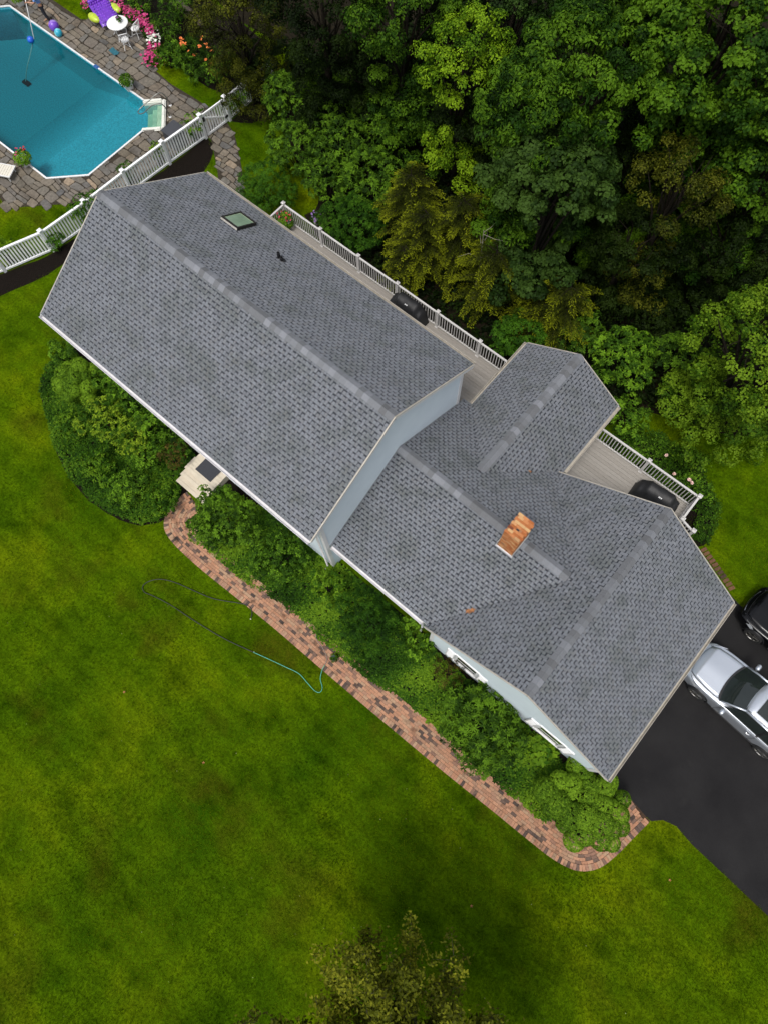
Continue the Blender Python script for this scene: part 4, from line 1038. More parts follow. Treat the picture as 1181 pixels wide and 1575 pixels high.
def leaves(name, Q, mat, parent=None, fold=.18, kind=None):
    pos, d, nrm, L, W, t = Q; n = len(pos)
    s = np.cross(d, nrm); s /= np.linalg.norm(s, axis=1)[:, None]+1e-9; u = np.cross(s, d)
    off = np.array(ORI[parent]) if parent is not None else np.zeros(3); pos = pos-off
    L = L[:, None]; W = W[:, None]
    V = np.empty((n, 4, 3)); V[:, 0] = pos-d*L*.5; V[:, 1] = pos+s*W*.5+u*W*fold+d*L*.04; V[:, 2] = pos+d*L*.5-u*L*.08; V[:, 3] = pos-s*W*.5+u*W*fold+d*L*.04
    me = bpy.data.meshes.new(name); me.vertices.add(n*4); me.vertices.foreach_set('co', V.ravel().astype(np.float32))
    I = np.arange(n)[:, None]*4; F = np.concatenate([I+[0, 1, 2], I+[0, 2, 3]], 1).ravel().astype(np.int32)
    me.loops.add(n*6); me.loops.foreach_set('vertex_index', F)
    me.polygons.add(n*2); me.polygons.foreach_set('loop_start', np.arange(0, n*6, 3, dtype=np.int32))
    at_ = me.attributes.new('tint', 'FLOAT', 'POINT'); at_.data.foreach_set('value', np.repeat(t, 4).astype(np.float32))
    me.update(calc_edges=True); me.materials.append(mat)
    o = link(name, me, parent)
    if kind: o['kind'] = kind
    return o
def dome_lobes(r, c, Rx, Ry, Rz, n, size=(.38, .55), fl=.75):
    out = [(c[0], c[1], c[2], Rx*.62, Ry*.62, Rz*.80)]
    for i in range(n):
        a = i*2.39996+r.uniform(-.3, .3); q = math.sqrt((i+.6)/n)*r.uniform(.62, .78); h = math.sqrt(max(0, 1-(q*1.15)**2))
        s_ = r.uniform(*size); out.append((c[0]+Rx*q*math.cos(a), c[1]+Ry*q*math.sin(a), c[2]+Rz*(h*.72-.12)*r.uniform(.8, 1.05), Rx*s_, Ry*s_, Rz*s_*fl))
    return out
def limbs(b, base, top, lobes, r0, r, frac=.5):
    base, top = Vector(base), Vector(top)
    k = [base, base.lerp(top, .35)+Vector((r.uniform(-.1, .1), r.uniform(-.1, .1), 0)), base.lerp(top, .7)+Vector((r.uniform(-.15, .15), r.uniform(-.15, .15), 0)), top]
    b.tube(k, [r0, r0*.8, r0*.5, r0*.18], 8)
    for l in lobes:
        s0 = base.lerp(top, r.uniform(.35, .75)); e = Vector(l[:3]); m_ = s0.lerp(e, .5)+Vector((0, 0, .12*(e-s0).length))
        b.tube([s0, m_, e, e+Vector((l[3]*r.uniform(-.6, .6), l[4]*r.uniform(-.6, .6), l[5]*.7))], [r0*.38, r0*.26, r0*.14, r0*.04], 6)
def tree(label, u, v, h, Rr, Rz, mat, L=.15, W=.11, dens=9, per=20, cr=.30, n=11, seed=1, tint=(.25, .75), cat='tree', name='leafy_tree', bark=None, group='trees of the woodland edge', size=(.36, .52), droop=.45, jitter=.3, age=.12, rx=1.0, ry=1.0, lo=-.35, sub_r=.42, lo2=-.55):
    r = random.Random(seed); c = at(u, v, h); t = thing(name, label, cat, (c.x, c.y, 0), group)
    lobes = dome_lobes(r, c, Rr*rx, Rr*ry, Rz, n, size); tb_ = MB(); limbs(tb_, (c.x, c.y, 0), (c.x, c.y, c.z+Rz*.5), lobes[1:], .055*Rr+.07, r)
    tb_.build('trunk', bark or M_BARK, t, smooth=True)
    base_lobes = list(lobes)
    for i in range(7):                                  # lower branches hanging round the trunk
        a = i*2.4+r.uniform(-.4, .4); f = .30+.07*i; q = Rr*(.30+.28*r.random()); zz_ = max(.6, (c.z-Rz*.5)*f+.4)
        lobes.append((c.x+q*math.cos(a), c.y+q*math.sin(a), zz_, Rr*.42, Rr*.42, Rr*.34))
    sub = []
    for l in lobes:
        k_ = max(6, int(3.2*(l[3]*l[4])/(sub_r*sub_r)))
        for _ in range(k_):
            v = Vector((r.gauss(0, 1), r.gauss(0, 1), r.gauss(0, 1))).normalized()
            if v.z < lo2: continue
            q = sub_r*r.uniform(.6, 1.3); p = (l[0]+v.x*l[3]*r.uniform(.75, 1.05), l[1]+v.y*l[4]*r.uniform(.75, 1.05), l[2]+v.z*l[5]*r.uniform(.75, 1.05))
            if any(((p[0]-m[0])/m[3])**2+((p[1]-m[1])/m[4])**2+((p[2]-m[2])/m[5])**2 < .5 for m in lobes if m is not l): continue
            sub.append((*p, q, q, q*.62))
    L, W = L*.80, W*.80
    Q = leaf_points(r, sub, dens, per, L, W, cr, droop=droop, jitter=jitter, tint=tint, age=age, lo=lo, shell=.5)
    leaves('crown', Q, mat, t); return t
def shrub(label, c, Rx, Ry, Rz, mat, L=.10, W=.05, dens=40, per=9, cr=.10, n=7, seed=1, tint=(.3, .7), cat='shrub', name='shrub', group=None, size=(.38, .55), up=.6, droop=.1, jitter=.2, age=.15, fl=.8, shell=.3):
    r = random.Random(seed); t = thing(name, label, cat, (c[0], c[1], 0), group)
    lobes = dome_lobes(r, (c[0], c[1], Rz*.42), Rx, Ry, Rz*.62, n, size, fl)
    b = MB()
    for l in lobes[:6]: b.tube([(c[0]+r.uniform(-.1, .1), c[1]+r.uniform(-.1, .1), 0), ((c[0]+l[0])/2, (c[1]+l[1])/2, l[2]*.5), l[:3]], [.03, .022, .01], 5)
    b.build('stem', M_BARK, t)
    sub = []; sr = .17+.05*max(Rx, Ry)
    for l in lobes:
        for _ in range(max(5, int(4.6*l[3]*l[4]/(sr*sr)))):
            v = Vector((r.gauss(0, 1), r.gauss(0, 1), r.gauss(.25, 1))).normalized()
            if v.z < -.35: continue
            q = sr*r.uniform(.7, 1.2); k_ = r.uniform(.84, 1.0); p = (l[0]+v.x*l[3]*k_, l[1]+v.y*l[4]*k_, l[2]+v.z*l[5]*k_)
            if any(((p[0]-m[0])/m[3])**2+((p[1]-m[1])/m[4])**2+((p[2]-m[2])/m[5])**2 < .5 for m in lobes if m is not l): continue
            sub.append((*p, q, q, q*.75))
    if len(sub) < 6: sub = lobes
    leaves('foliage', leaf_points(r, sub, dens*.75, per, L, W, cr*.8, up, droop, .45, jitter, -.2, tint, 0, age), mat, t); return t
def conifer(label, u, v, h, Hc, Rr, seed, mat=None, nb=60, group='trees of the woodland edge', spray=.34, tint=.0):
    """hemlock: whorled drooping branches carrying feathery sprays"""
    r = random.Random(seed); g = np.random.default_rng(seed); top = at(u, v, h); t = thing('hemlock_tree', label, 'tree', (top.x, top.y, 0), group)
    b = MB().tube([(top.x, top.y, 0), (top.x+.05, top.y, h*.6), (top.x, top.y, h)], [.16, .09, .012], 8)
    P, D, Nn, LL, WW, TT = [], [], [], [], [], []
    for i in range(nb):
        f = (i+.5)/nb; z = h-.15-Hc*f**1.1+r.uniform(-.2, .2); a = i*2.39996+r.uniform(-.4, .4); ln_ = Rr*(.36+.64*f**.55)*r.uniform(.55, 1.12); dv = Vector((math.cos(a), math.sin(a), 0))
        p0 = Vector((top.x, top.y, z)); pts = [p0+dv*ln_*s_+Vector((0, 0, .22*ln_*s_-.48*ln_*s_*s_)) for s_ in (0, .3, .6, .85, 1.0)]
        b.tube(pts, [.022, .016, .011, .007, .003], 4, cap=False)
        m_ = max(4, int(ln_/.065)); tb0 = r.uniform(-.12, .18)
        for j in range(1, m_+1):
            s_ = j/m_; c = p0+dv*ln_*s_+Vector((0, 0, .22*ln_*s_-.48*ln_*s_*s_)); sl_ = spray*(1.12-s_*.75)*min(1, ln_)
            for sd2 in (-1, 1):
                w_ = Vector((-dv.y, dv.x, 0))*sd2; q = max(1, int(sl_/.05))
                for k in range(q+1):
                    f2 = k/max(1, q); e = c+(w_*.85+dv*.55)*sl_*f2+Vector((r.uniform(-.03, .03), r.uniform(-.03, .03), -.14*sl_*f2*f2+r.uniform(-.025, .025)))
                    for rep in (0, 1):
                        dd = (w_*(.9 if rep else .35)+dv*(.3 if rep else .9)+Vector((r.uniform(-.35, .35), r.uniform(-.35, .35), r.uniform(-.3, .1)))).normalized()
                        P.append(e); D.append(dd); Nn.append((r.uniform(-.45, .45), r.uniform(-.45, .45), 1)); LL.append(r.uniform(.07, .13)); WW.append(r.uniform(.018, .032)); TT.append(.14+.55*s_*s_+.34*f2*s_+tb0+tint+r.uniform(-.08, .08))
    b.build('trunk', M_BARK, t)
    leaves('crown', (np.array(P), np.array(D), np.array(Nn), np.array(LL), np.array(WW), np.array(TT)), mat or L_HEML, t, fold=.05); return t
def carpet(name, label, poly, hgt, mat, n_m2, L, W, seed, tint=(.2, .8), cat='ground cover', scale=.9, kind='stuff', per=5, up=1.0):
    r = random.Random(seed); g = np.random.default_rng(seed); xs_ = [p[0] for p in poly]; ys_ = [p[1] for p in poly]
    A = (max(xs_)-min(xs_))*(max(ys_)-min(ys_)); pts = []
    for k in range(int(A*n_m2)):
        x, y = r.uniform(min(xs_), max(xs_)), r.uniform(min(ys_), max(ys_))
        if inpoly(x, y, poly): pts.append((x, y))
    p = np.array(pts); n = len(p)
    hh = hgt*(.55+.25*np.sin(p[:, 0]*2.9*scale+1.3*np.sin(p[:, 1]*2.1))+.25*np.sin(p[:, 1]*3.7*scale+1.7*np.sin(p[:, 0]*1.7)))+g.uniform(-.35, .25, n)*hgt*.5
    tt = tint[0]+(tint[1]-tint[0])*(.5+.28*np.sin(p[:, 0]*1.3+p[:, 1]*.9)+.22*np.sin(p[:, 0]*3.1-p[:, 1]*2.3))+g.uniform(-.2, .2, n)
    c = np.repeat(np.column_stack([p, np.maximum(hh, .03)]), per, 0); m = len(c); a = g.uniform(0, 6.283, m); q = g.uniform(.2, 1, m)*L*.8
    d = np.column_stack([np.cos(a), np.sin(a), g.uniform(-.25, .45, m)]); d /= np.linalg.norm(d, axis=1)[:, None]
    pos = c+d*q[:, None]; nr = np.column_stack([g.normal(0, .35, m), g.normal(0, .35, m), np.ones(m)*up])
    fl_ = g.random(m) < .45; pos[fl_, 2] *= .5
    o = leaves(name, (pos, d, nr, L*g.uniform(.7, 1.25, m), W*g.uniform(.7, 1.25, m), np.repeat(tt, per)+g.normal(0, .08, m)), mat)
    return tag(o, label, cat if kind is None else None, kind=kind)

# ================================================================== TREES OF THE WOODLAND EDGE
T = dict(dens=15, per=17, cr=.19)
tree('dark leafy tree at the top edge left of the lime green tree', 500, 60, 4.5, 2.4, 3.0, L_DARK, .13, .08, n=12, seed=21, tint=(.2, .8), **T)
tree('mid green leafy tree right of the dark tree at the top edge', 620, 60, 6.0, 2.1, 3.0, L_MAPLE, .13, .085, n=13, seed=22, tint=(.3, .75), **T)
tree('tall lime green vine-clad tree, the brightest of the wood', 708, 140, 5.6, 1.5, 3.6, L_LIME, .11, .08, n=14, seed=23, tint=(.35, .85), size=(.34, .5), ry=1.3, **T)
tree('dark green tree at the top edge between lime tree and maples', 785, 30, 6.0, 2.3, 3.2, L_BLUEGR, .14, .10, n=12, seed=24, tint=(.15, .6), **T)
tree('large mid green leafy tree left of the big corner maple', 885, 165, 7.6, 2.7, 3.2, L_MAPLE, .17, .09, n=16, seed=25, tint=(.25, .85), droop=.6, **T)
tree('big bright maple filling the top right corner', 1090, 100, 8.6, 3.3, 3.2, L_MAPLE, .16, .125, n=19, seed=26, tint=(.3, .95), age=.2, **T)
tree('bluish green maple above the hemlocks', 845, 310, 6.2, 2.0, 2.8, L_BLUEGR, .19, .14, n=13, seed=27, tint=(.3, .95), age=.2, **T)
tree('small-leaved yellow green tree below the corner maple', 1030, 315, 6.2, 1.55, 2.6, L_OLIVE, .10, .07, n=15, seed=58, tint=(.25, .75), dens=14, per=18, cr=.17)
tree('deep green tree at the right edge above the bright maple', 1165, 290, 6.0, 1.8, 2.8, L_MAPLE, .14, .11, n=12, seed=29, tint=(.2, .75), **T)
tree('dark green tree in the gap at the top of the wood', 975, 30, 7.6, 2.5, 3.0, L_MAPLE, .15, .11, n=13, seed=30, tint=(.2, .7), **T)
tree('bright green maple standing over the right lawn edge', 1150, 575, 5.0, 2.5, 3.4, L_BRIGHT, .12, .095, n=20, seed=31, tint=(.35, .9), age=.22, size=(.32, .46), dens=16, per=16, cr=.18)
tree('apple-leaved tree hanging over the white fence end', 375, 68, 3.0, 2.1, 2.3, L_OLIVE, .10, .07, n=13, seed=32, tint=(.05, .65), age=.15, **T)
tree('low dark tree under the small-leaved yellow green tree', 960, 400, 3.6, 1.7, 2.2, L_DARK, .13, .08, n=10, seed=33, tint=(.4, .95), **T)
tree('small dark green tree under the right edge maples', 1080, 220, 6.0, 2.1, 2.8, L_MAPLE, .15, .12, n=12, seed=34, tint=(.2, .75), **T)
tree('upper right edge maple with light tips', 1185, 190, 7.6, 2.1, 2.8, L_MAPLE, .16, .13, n=11, seed=35, tint=(.3, .85), **T)
tree('dark tree at the right edge above the bright maple crown', 1110, 395, 3.4, 1.9, 2.2, L_DARK, .14, .09, n=10, seed=36, tint=(.3, .9), **T)
tree('drooping mid green tree left of the bluish maple', 805, 220, 7.2, 1.8, 2.8, L_MAPLE, .17, .08, n=12, seed=37, tint=(.35, .9), droop=.9, **T)
tree('dark undergrowth tree behind the lime green tree', 760, 190, 3.6, 2.0, 2.4, L_DARK, .13, .09, n=9, seed=38, tint=(.2, .7), **T)
tree('dark undergrowth tree between rhododendrons and the top edge trees', 585, 130, 3.0, 2.0, 2.2, L_DARK, .13, .09, n=9, seed=39, tint=(.2, .7), **T)
tree('dark undergrowth tree in the deep gap of the wood', 960, 270, 4.0, 2.2, 2.4, L_DARK, .13, .09, n=9, seed=40, tint=(.2, .6), **T)
tree('dark undergrowth tree at the top edge above the lime tree', 700, 10, 4.0, 2.4, 2.6, L_DARK, .13, .09, n=9, seed=48, tint=(.2, .6), **T)
for a in (('feathery hemlock with yellow green tips behind the rhododendrons', 632, 262, 4.6, 3.2, 1.9, 41), ('hemlock leaning toward the deck with pale bare twigs', 655, 322, 4.2, 3.0, 1.8, 42),
          ('light tipped hemlock above the middle of the deck', 765, 378, 3.9, 2.8, 1.9, 43), ('brownish hemlock between lime tree and bluish maple', 715, 305, 4.6, 3.2, 1.8, 44),
          ('yellow green hemlock below the bluish maple', 880, 435, 3.9, 2.8, 1.8, 45), ('small hemlock tucked behind the round bush by the deck corner', 622, 378, 2.9, 2.2, 1.1, 46),
          ('low hemlock between the deck corner bush and the yellow green hemlock', 835, 440, 3.1, 2.4, 1.4, 47)):
    conifer(*a)
UG = [p for p in FOREST if p[1] < 19 and p[0] < 14]
UG = [(-23.0, 15.0), (-22.9, 12.8), (-21.6, 11.2), (-19.9, 10.3), (-18.0, 9.5), (-16.6, 7.9), (-5.2, 7.7), (-1.8, 8.6), (-.4, 10.4), (1.8, 11.1), (4.2, 12.4), (6.5, 13.5), (6.5, 22), (-6, 30), (-14, 30), (-23, 20)]
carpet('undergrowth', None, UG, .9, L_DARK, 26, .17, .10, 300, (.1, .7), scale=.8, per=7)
# bare pale twigs among the hemlocks
for i, (u, v, lab) in enumerate(((742, 362, 'pale bare dead branch poking out of the light tipped hemlock'),)):
    c = at(u, v, 4.0); b = MB(); r = random.Random(80+i)
    b.tube([(c.x, c.y, .0), (c.x+.1, c.y, 2.4), (c.x, c.y, 4.3)], [.04, .025, .008], 6)
    for k in range(9):
        a = r.uniform(0, 6.28); z = r.uniform(2.4, 4.2); l = r.uniform(.5, 1.1)
        b.tube([(c.x, c.y, z), (c.x+l*.5*math.cos(a), c.y+l*.5*math.sin(a), z+.15), (c.x+l*math.cos(a+.3), c.y+l*math.sin(a+.3), z+.1)], [.011, .008, .003], 5)
    o = b.build('dead_branch', M_PALEBARK); tag(o, lab, 'branch')

# open-crowned tree at the bottom of the picture, close below the camera
def airy_tree():
    r = random.Random(5); g = np.random.default_rng(5); base = at(640, 1730, 6.7)
    t = thing('airy_tree', 'sparse olive tree with pale twigs rising from the front lawn at the bottom', 'tree', (base.x, base.y, 0)); b = MB()
    b.tube([(base.x, base.y, 0), (base.x+.1, base.y-.05, 2.6), (base.x, base.y, 4.6)], [.16, .13, .09], 8)
    P, D, Nn, LL, WW, TT = [], [], [], [], [], []
    for i in range(130):
        q = math.sqrt((i+.5)/130)*3.2; a = i*2.39996+r.uniform(-.3, .3)
        e = Vector((base.x+q*1.30*math.cos(a+.4), base.y+q*math.sin(a+.4)*1.0, 7.7-q*q*.17+r.uniform(-.5, .4)))
        s0 = Vector((base.x, base.y, 4.5)).lerp(Vector((base.x, base.y, 3.0)), r.random()); m_ = s0.lerp(e, .5)+Vector((0, 0, .25))
        tip = e+Vector((math.cos(a)*.25, math.sin(a)*.25, .45)); pts = spline([s0, m_, e, tip], .22)
        b.tube(pts, [max(.003, .022*(1-k/len(pts))**1.3) for k in range(len(pts))], 5, cap=False)
        tt = r.uniform(.2, .7)
        for k in range(13):
            f = r.uniform(.40, 1.0); c = pts[int(f*(len(pts)-1))]; tw = Vector((r.uniform(-1, 1), r.uniform(-1, 1), r.uniform(-.1, .9))).normalized(); l = r.uniform(.2, .5)
            b.tube([c, c+tw*l], [.008, .003], 4, cap=False)
            for j in range(42):
                f2 = r.uniform(.2, 1.05); p = c+tw*l*f2+Vector((r.gauss(0, .10), r.gauss(0, .10), r.gauss(0, .07)))
                P.append(p); D.append((r.uniform(-1, 1), r.uniform(-1, 1), r.uniform(-.6, .3))); Nn.append((r.uniform(-.5, .5), r.uniform(-.5, .5), 1)); LL.append(r.uniform(.08, .125)); WW.append(r.uniform(.042, .068)); TT.append(tt+r.uniform(-.25, .3))
    b.build('trunk', M_TWIG, t, smooth=True)
    D = np.array(D); D /= np.linalg.norm(D, axis=1)[:, None]
    leaves('crown', (np.array(P), D, np.array(Nn), np.array(LL), np.array(WW), np.array(TT)), L_AIRY, t)
airy_tree()

# ================================================================== SHRUBS
def sh(label, u, v, Rx, Ry, Rz, mat, seed, **k):
    c = at(u, v, Rz*.5); return shrub(label, (c.x, c.y), Rx, Ry, Rz, mat, seed=seed, **k)
RH = dict(L=.15, W=.05, dens=30, per=10, cr=.12, up=.9, droop=.05, jitter=.15, tint=(.25, .75), age=.25)
BIG = 'rhododendrons behind the house'
for i, (u, v, rx, ry, rz, lab) in enumerate(((445, 165, 1.5, 1.4, 2.3, 'uppermost left rhododendron beside the strip of grass'), (515, 150, 1.5, 1.4, 2.5, 'rhododendron in front of the dark tree'), (455, 235, 1.35, 1.3, 2.2, 'rhododendron bordering the bend of the grass strip'),
        (520, 225, 1.5, 1.4, 2.5, 'rhododendron in the middle of the hedge behind the house'), (585, 190, 1.5, 1.4, 2.6, 'rhododendron touching the lime tree side hemlock'), (500, 285, 1.1, 1.1, 2.1, 'lighter rhododendron at the tip of the grass strip'), (570, 280, 1.4, 1.3, 2.4, 'rhododendron beneath the leaning hemlock'))):
    sh(lab, u, v, rx, ry, rz, L_RHODO, 100+i, name='rhododendron', group=BIG, **RH)
sh('broad dark shrub swallowing the right end of the white fence', 425, 112, 1.6, 1.5, 2.4, L_DARK, 119, L=.12, W=.07, dens=34, per=9, cr=.12, tint=(.5, .95))
sh('round clipped yew beside the stone path', 410, 292, 1.25, 1.2, 1.7, L_YEW, 110, L=.09, W=.025, dens=75, per=12, cr=.10, n=9, tint=(.4, .7), name='yew_bush')
sh('round yew bush against the deck railing', 545, 348, 1.55, 1.4, 2.0, L_YEW, 111, L=.09, W=.028, dens=70, per=12, cr=.10, n=9, tint=(.3, .6), name='yew_bush')
sh('round boxwood at the inner corner of the long deck', 795, 522, 1.15, 1.1, 1.9, L_YEW, 112, L=.07, W=.04, dens=85, per=10, cr=.09, n=9, tint=(.4, .7), name='boxwood')
sh('large rhododendron behind the small gable roof', 950, 555, 1.35, 1.3, 2.2, L_BOX, 113, name='rhododendron', **RH)
sh('rhododendron right of the one behind the small gable', 1030, 560, 1.15, 1.1, 2.0, L_RHODO, 114, name='rhododendron', **RH)
sh('dark rhododendron above the small gable ridge', 880, 510, 1.2, 1.1, 2.0, L_RHODO, 115, name='rhododendron', **RH)
sh('leafy shrub at the corner of the small gable and back deck', 960, 645, .95, .9, 1.5, L_BOX, 116, L=.11, W=.05, dens=36, per=9, cr=.11, name='shrub')
sh('dark shrub between the gable rhododendrons and the bright maple', 1045, 625, 1.0, .9, 1.4, L_RHODO, 117, name='shrub', L=.10, W=.05, dens=36, per=9, cr=.11)
sh('low dark shrub at the foot of the bright maple', 1000, 480, 1.3, 1.2, 1.9, L_DARK, 118, name='shrub', L=.11, W=.05, dens=34, per=9, cr=.12, tint=(.5, .9))

HEDGE = [(-1.3, 7.25), (-.6, 8.6), (.6, 9.25), (1.9, 9.3), (3.2, 8.6), (4.1, 7.5), (4.35, 6.5), (3.6, 6.1), (3.35, 7.2)]
carpet('ground_cover', None, HEDGE, .75, L_BOX, 240, .085, .042, 120, (.2, .6), scale=1.4)
rp = thing('rose_bush', 'rose bush with pale pink blooms beside the back deck railing', 'rose bush', (2.6, 7.8, 0))
Q = leaf_points(random.Random(6), dome_lobes(random.Random(6), (2.6, 7.85, .55), .85, .6, .6, 6), 40, 8, .08, .045, .1); leaves('foliage', Q, L_BOX, rp)
M_PINKW = plain('pale_pink_petal', (.62, .42, .36), .6, var=.15, scale=20)
for u, v in ((1036, 729), (1060, 737), (1063, 743), (1025, 700)):
    c = at(u, v, 1.05); b = MB(); rr = random.Random(u)
    for k in range(5): blossom(b, c+Vector((rr.uniform(-.03, .03), rr.uniform(-.03, .03), k*.012)), .075-.01*k, rr)
    b.build('bloom', M_PINKW, rp)

# front bed left of the steps
def globe(label, blobs, seed, mat=L_GLOBE, name='globe_cypress'):
    r = random.Random(seed); c0_ = blobs[0]; t = thing(name, label, 'shrub', (c0_[0], c0_[1], 0), 'cushion cypresses at the house corners')
    b = MB()
    for x, y, z, q in blobs: b.tube([(c0_[0]+r.uniform(-.15, .15), c0_[1]+r.uniform(-.15, .15), 0), ((x+c0_[0])/2, (y+c0_[1])/2, z*.4), (x, y, z)], [.04, .03, .012], 5)
    b.build('stem', M_BARK, t)
    Q = leaf_points(r, [(x, y, z, q, q, q*.92) for x, y, z, q in blobs], 330, 9, .055, .032, .045, up_bias=.15, droop=.0, shell=.10, jitter=.5, lo=-.35, tint=(.40, .72), age=.22)
    leaves('foliage', Q, mat, t, fold=.1); return t
r_ = random.Random(3)
def blobset(u, v, span, n, q0, q1, hz, seed):
    r = random.Random(seed); c = at(u, v, .8); out = []
    for i in range(n):
        d = math.sqrt((i+.4)/n)*span; a = i*2.39996+r.uniform(-.25, .25); out.append((c.x+d*math.cos(a), c.y+d*math.sin(a)*.92, hz*(1-.42*(d/span)**2)*r.uniform(.82, 1.08), r.uniform(q0, q1)))
    return out
globe('bright green cushion cypress at the garage front corner by the path bend', blobset(900, 1238, 1.38, 27, .30, .50, 1.30, 4), 130)
globe('bright green cushion cypress at the far left end of the front bed', blobset(120, 588, .90, 15, .28, .42, 1.40, 9), 131)
sh('azalea with yellow green new leaves in the left front bed', 165, 650, 1.05, .95, 1.5, L_AZAL, 132, L=.10, W=.042, dens=46, per=8, cr=.10, n=8, tint=(.25, .72), age=.38, name='azalea', group='azaleas of the left bed')
sh('yellow green azalea right of the brightest one in the left front bed', 205, 672, .80, .75, 1.45, L_AZAL, 133, L=.10, W=.042, dens=46, per=8, cr=.10, n=7, tint=(.3, .78), age=.38, name='azalea', group='azaleas of the left bed')
sh('deep green azalea under the main eave', 205, 615, .9, .8, 1.7, L_BOX, 134, L=.10, W=.045, dens=40, per=9, cr=.1, tint=(.2, .6), name='azalea', group='azaleas of the left bed')
sh('dark evergreen with light shoots under the main eave', 232, 655, .8, .7, 1.5, L_BOX, 135, L=.11, W=.045, dens=38, per=9, cr=.11, tint=(.2, .75))
sh('reddish leaved shrub left of the front steps', 268, 705, .55, .5, 1.2, L_REDDISH, 136, L=.11, W=.035, dens=26, per=9, cr=.12, tint=(.2, .6))
sh('glossy green shrub left of the front steps', 270, 688, .7, .6, 1.2, L_RHODO, 137, L=.13, W=.045, dens=30, per=9, cr=.12)
sh('rounded light green shrub in front of the dark left bed shrubs', 222, 705, .75, .65, 1.1, L_BOX, 138, L=.085, W=.045, dens=52, per=9, cr=.09, tint=(.35, .65))
sh('dark green shrub at the low edge of the left bed', 215, 748, .75, .55, .8, L_BOX, 139, L=.08, W=.04, dens=42, per=9, cr=.10, tint=(.05, .45))
for i, (u, v, rx, ry, rz, mt_, lab) in enumerate(((98, 548, .62, .55, 1.2, L_BOX, 'small mid green shrub under the far left end of the eave'), (112, 655, .65, .6, .75, L_CARPET, 'low spreading shrub at the left rim of the left front bed'), (150, 715, .8, .65, .8, L_CARPET, 'low mounded shrub below the azaleas in the left front bed'),
        (190, 752, .75, .6, .75, L_BOX, 'low mounded shrub at the lowest rim of the left front bed'), (248, 775, .75, .55, .8, L_CARPET, 'bushy low shrub just left of the brick path start'), (170, 590, .6, .55, 1.5, L_BOX, 'upright green shrub between cushion cypress and eave'))):
    sh(lab, u, v, rx, ry, rz, mt_, 180+i, L=.085, W=.048, dens=60, per=9, cr=.1, tint=(.25, .7), group='low shrubs of the left front bed')
LB = wob([(-21.6, -4.3), (-21.35, -5.2), (-20.5, -6.05), (-19.7, -6.45), (-17.7, -7.4), (-15.8, -7.75), (-14.0, -7.5), (-13.05, -7.1), (-12.65, -6.3), (-12.85, -5.2), (-13.4, -4.9), (-13.45, -3.7), (-21.2, -3.7)], .05, .3, 14)
carpet('ground_cover', None, LB, .26, L_CARPET, 330, .085, .05, 141, (.2, .7))
# front bed between steps and garage
sh('large glossy bush right of the front steps', 350, 802, 1.38, 1.12, 1.85, L_RHODO, 142, L=.105, W=.055, dens=44, per=9, cr=.11, n=10, tint=(.35, .9), age=.2, name='holly_bush')
sh('broad dense bush below the main eave corner', 428, 862, 1.15, .95, 1.35, L_BOX, 143, L=.085, W=.045, dens=55, per=9, cr=.1, n=9, tint=(.15, .5), name='holly_bush')
sh('upright green shrub by the downspout corner', 505, 905, .72, .62, 1.1, L_CARPET, 144, L=.10, W=.06, dens=42, per=8, cr=.11, tint=(.3, .7))
sh('dark green yew spreading below the middle wing', 565, 958, 1.25, 1.0, 1.55, L_YEW, 145, L=.075, W=.026, dens=70, per=12, cr=.10, n=11, tint=(.10, .5), name='yew_bush', fl=.7)
sh('young hydrangea left of the downspout at the garage wall', 640, 985, .75, .65, .9, L_BOX, 146, L=.10, W=.06, dens=40, per=8, cr=.11, tint=(.2, .6))
sh('brown withered shrub under the first garage window', 690, 1035, .72, .62, .85, L_REDDISH, 147, L=.07, W=.025, dens=42, per=9, cr=.10, tint=(.0, .35))
sh('big rhododendron between the garage windows and the path', 738, 1115, 1.42, 1.2, 1.75, L_RHODO, 148, name='rhododendron', L=.16, W=.042, dens=34, per=11, cr=.13, n=11, up=.8, droop=.1, jitter=.2, tint=(.35, .8), age=.2)
sh('broad leaved hosta beneath the second garage window', 832, 1152, .55, .45, .5, L_CARPET, 149, name='hosta', L=.24, W=.13, dens=14, per=7, cr=.18, tint=(.5, .9))
FBC = wob([(-11.6, -5.35), (-10.85, -6.12), (-8.6, -6.16), (-6.5, -5.86), (-4.5, -5.9), (-2.6, -5.85), (-.3, -5.6), (2.7, -5.62), (4.6, -5.6), (5.6, -5.3), (5.2, -3.6), (-1.6, -3.5), (-1.6, -3.3), (-6, -3.3), (-11.6, -3.9)], .05, .3, 15)
carpet('ground_cover', None, FBC, .22, L_CARPET, 330, .085, .055, 150, (.10, .95))

# fence vines
for i, (u, v, rx, ry, rz, mat, lab) in enumerate(((300, 197, .42, .85, 1.15, L_BOX, 'dense clematis mound on the fence left of the gate'), (137, 322, .5, 1.0, 1.35, L_YEW, 'dark climbing rose mound on the fence by the house roof'), (6, 388, .35, .5, 1.35, L_LIME, 'bright green vine on the fence at the left photo edge'),
        (243, 237, .16, .30, 1.35, L_LIME, 'light green vine climbing the fence behind the pool corner'), (196, 268, .14, .30, 1.15, L_YEW, 'thin dark vine on the fence below the pool corner'), (88, 375, .16, .36, .9, L_YEW, 'trailing vine on the fence near the left lawn'), (368, 158, .25, .5, 1.05, L_BOX, 'vine on the fence just right of the gate'))):
    sh(lab, u, v, rx, ry, rz, mat, 160+i, name='climbing_vine', L=.09, W=.05, dens=45, per=8, cr=.1, cat='vine', group='vines on the picket fence', tint=(.3, .8))
for k, (u, v) in enumerate(((140, 303), (127, 322))):
    pass
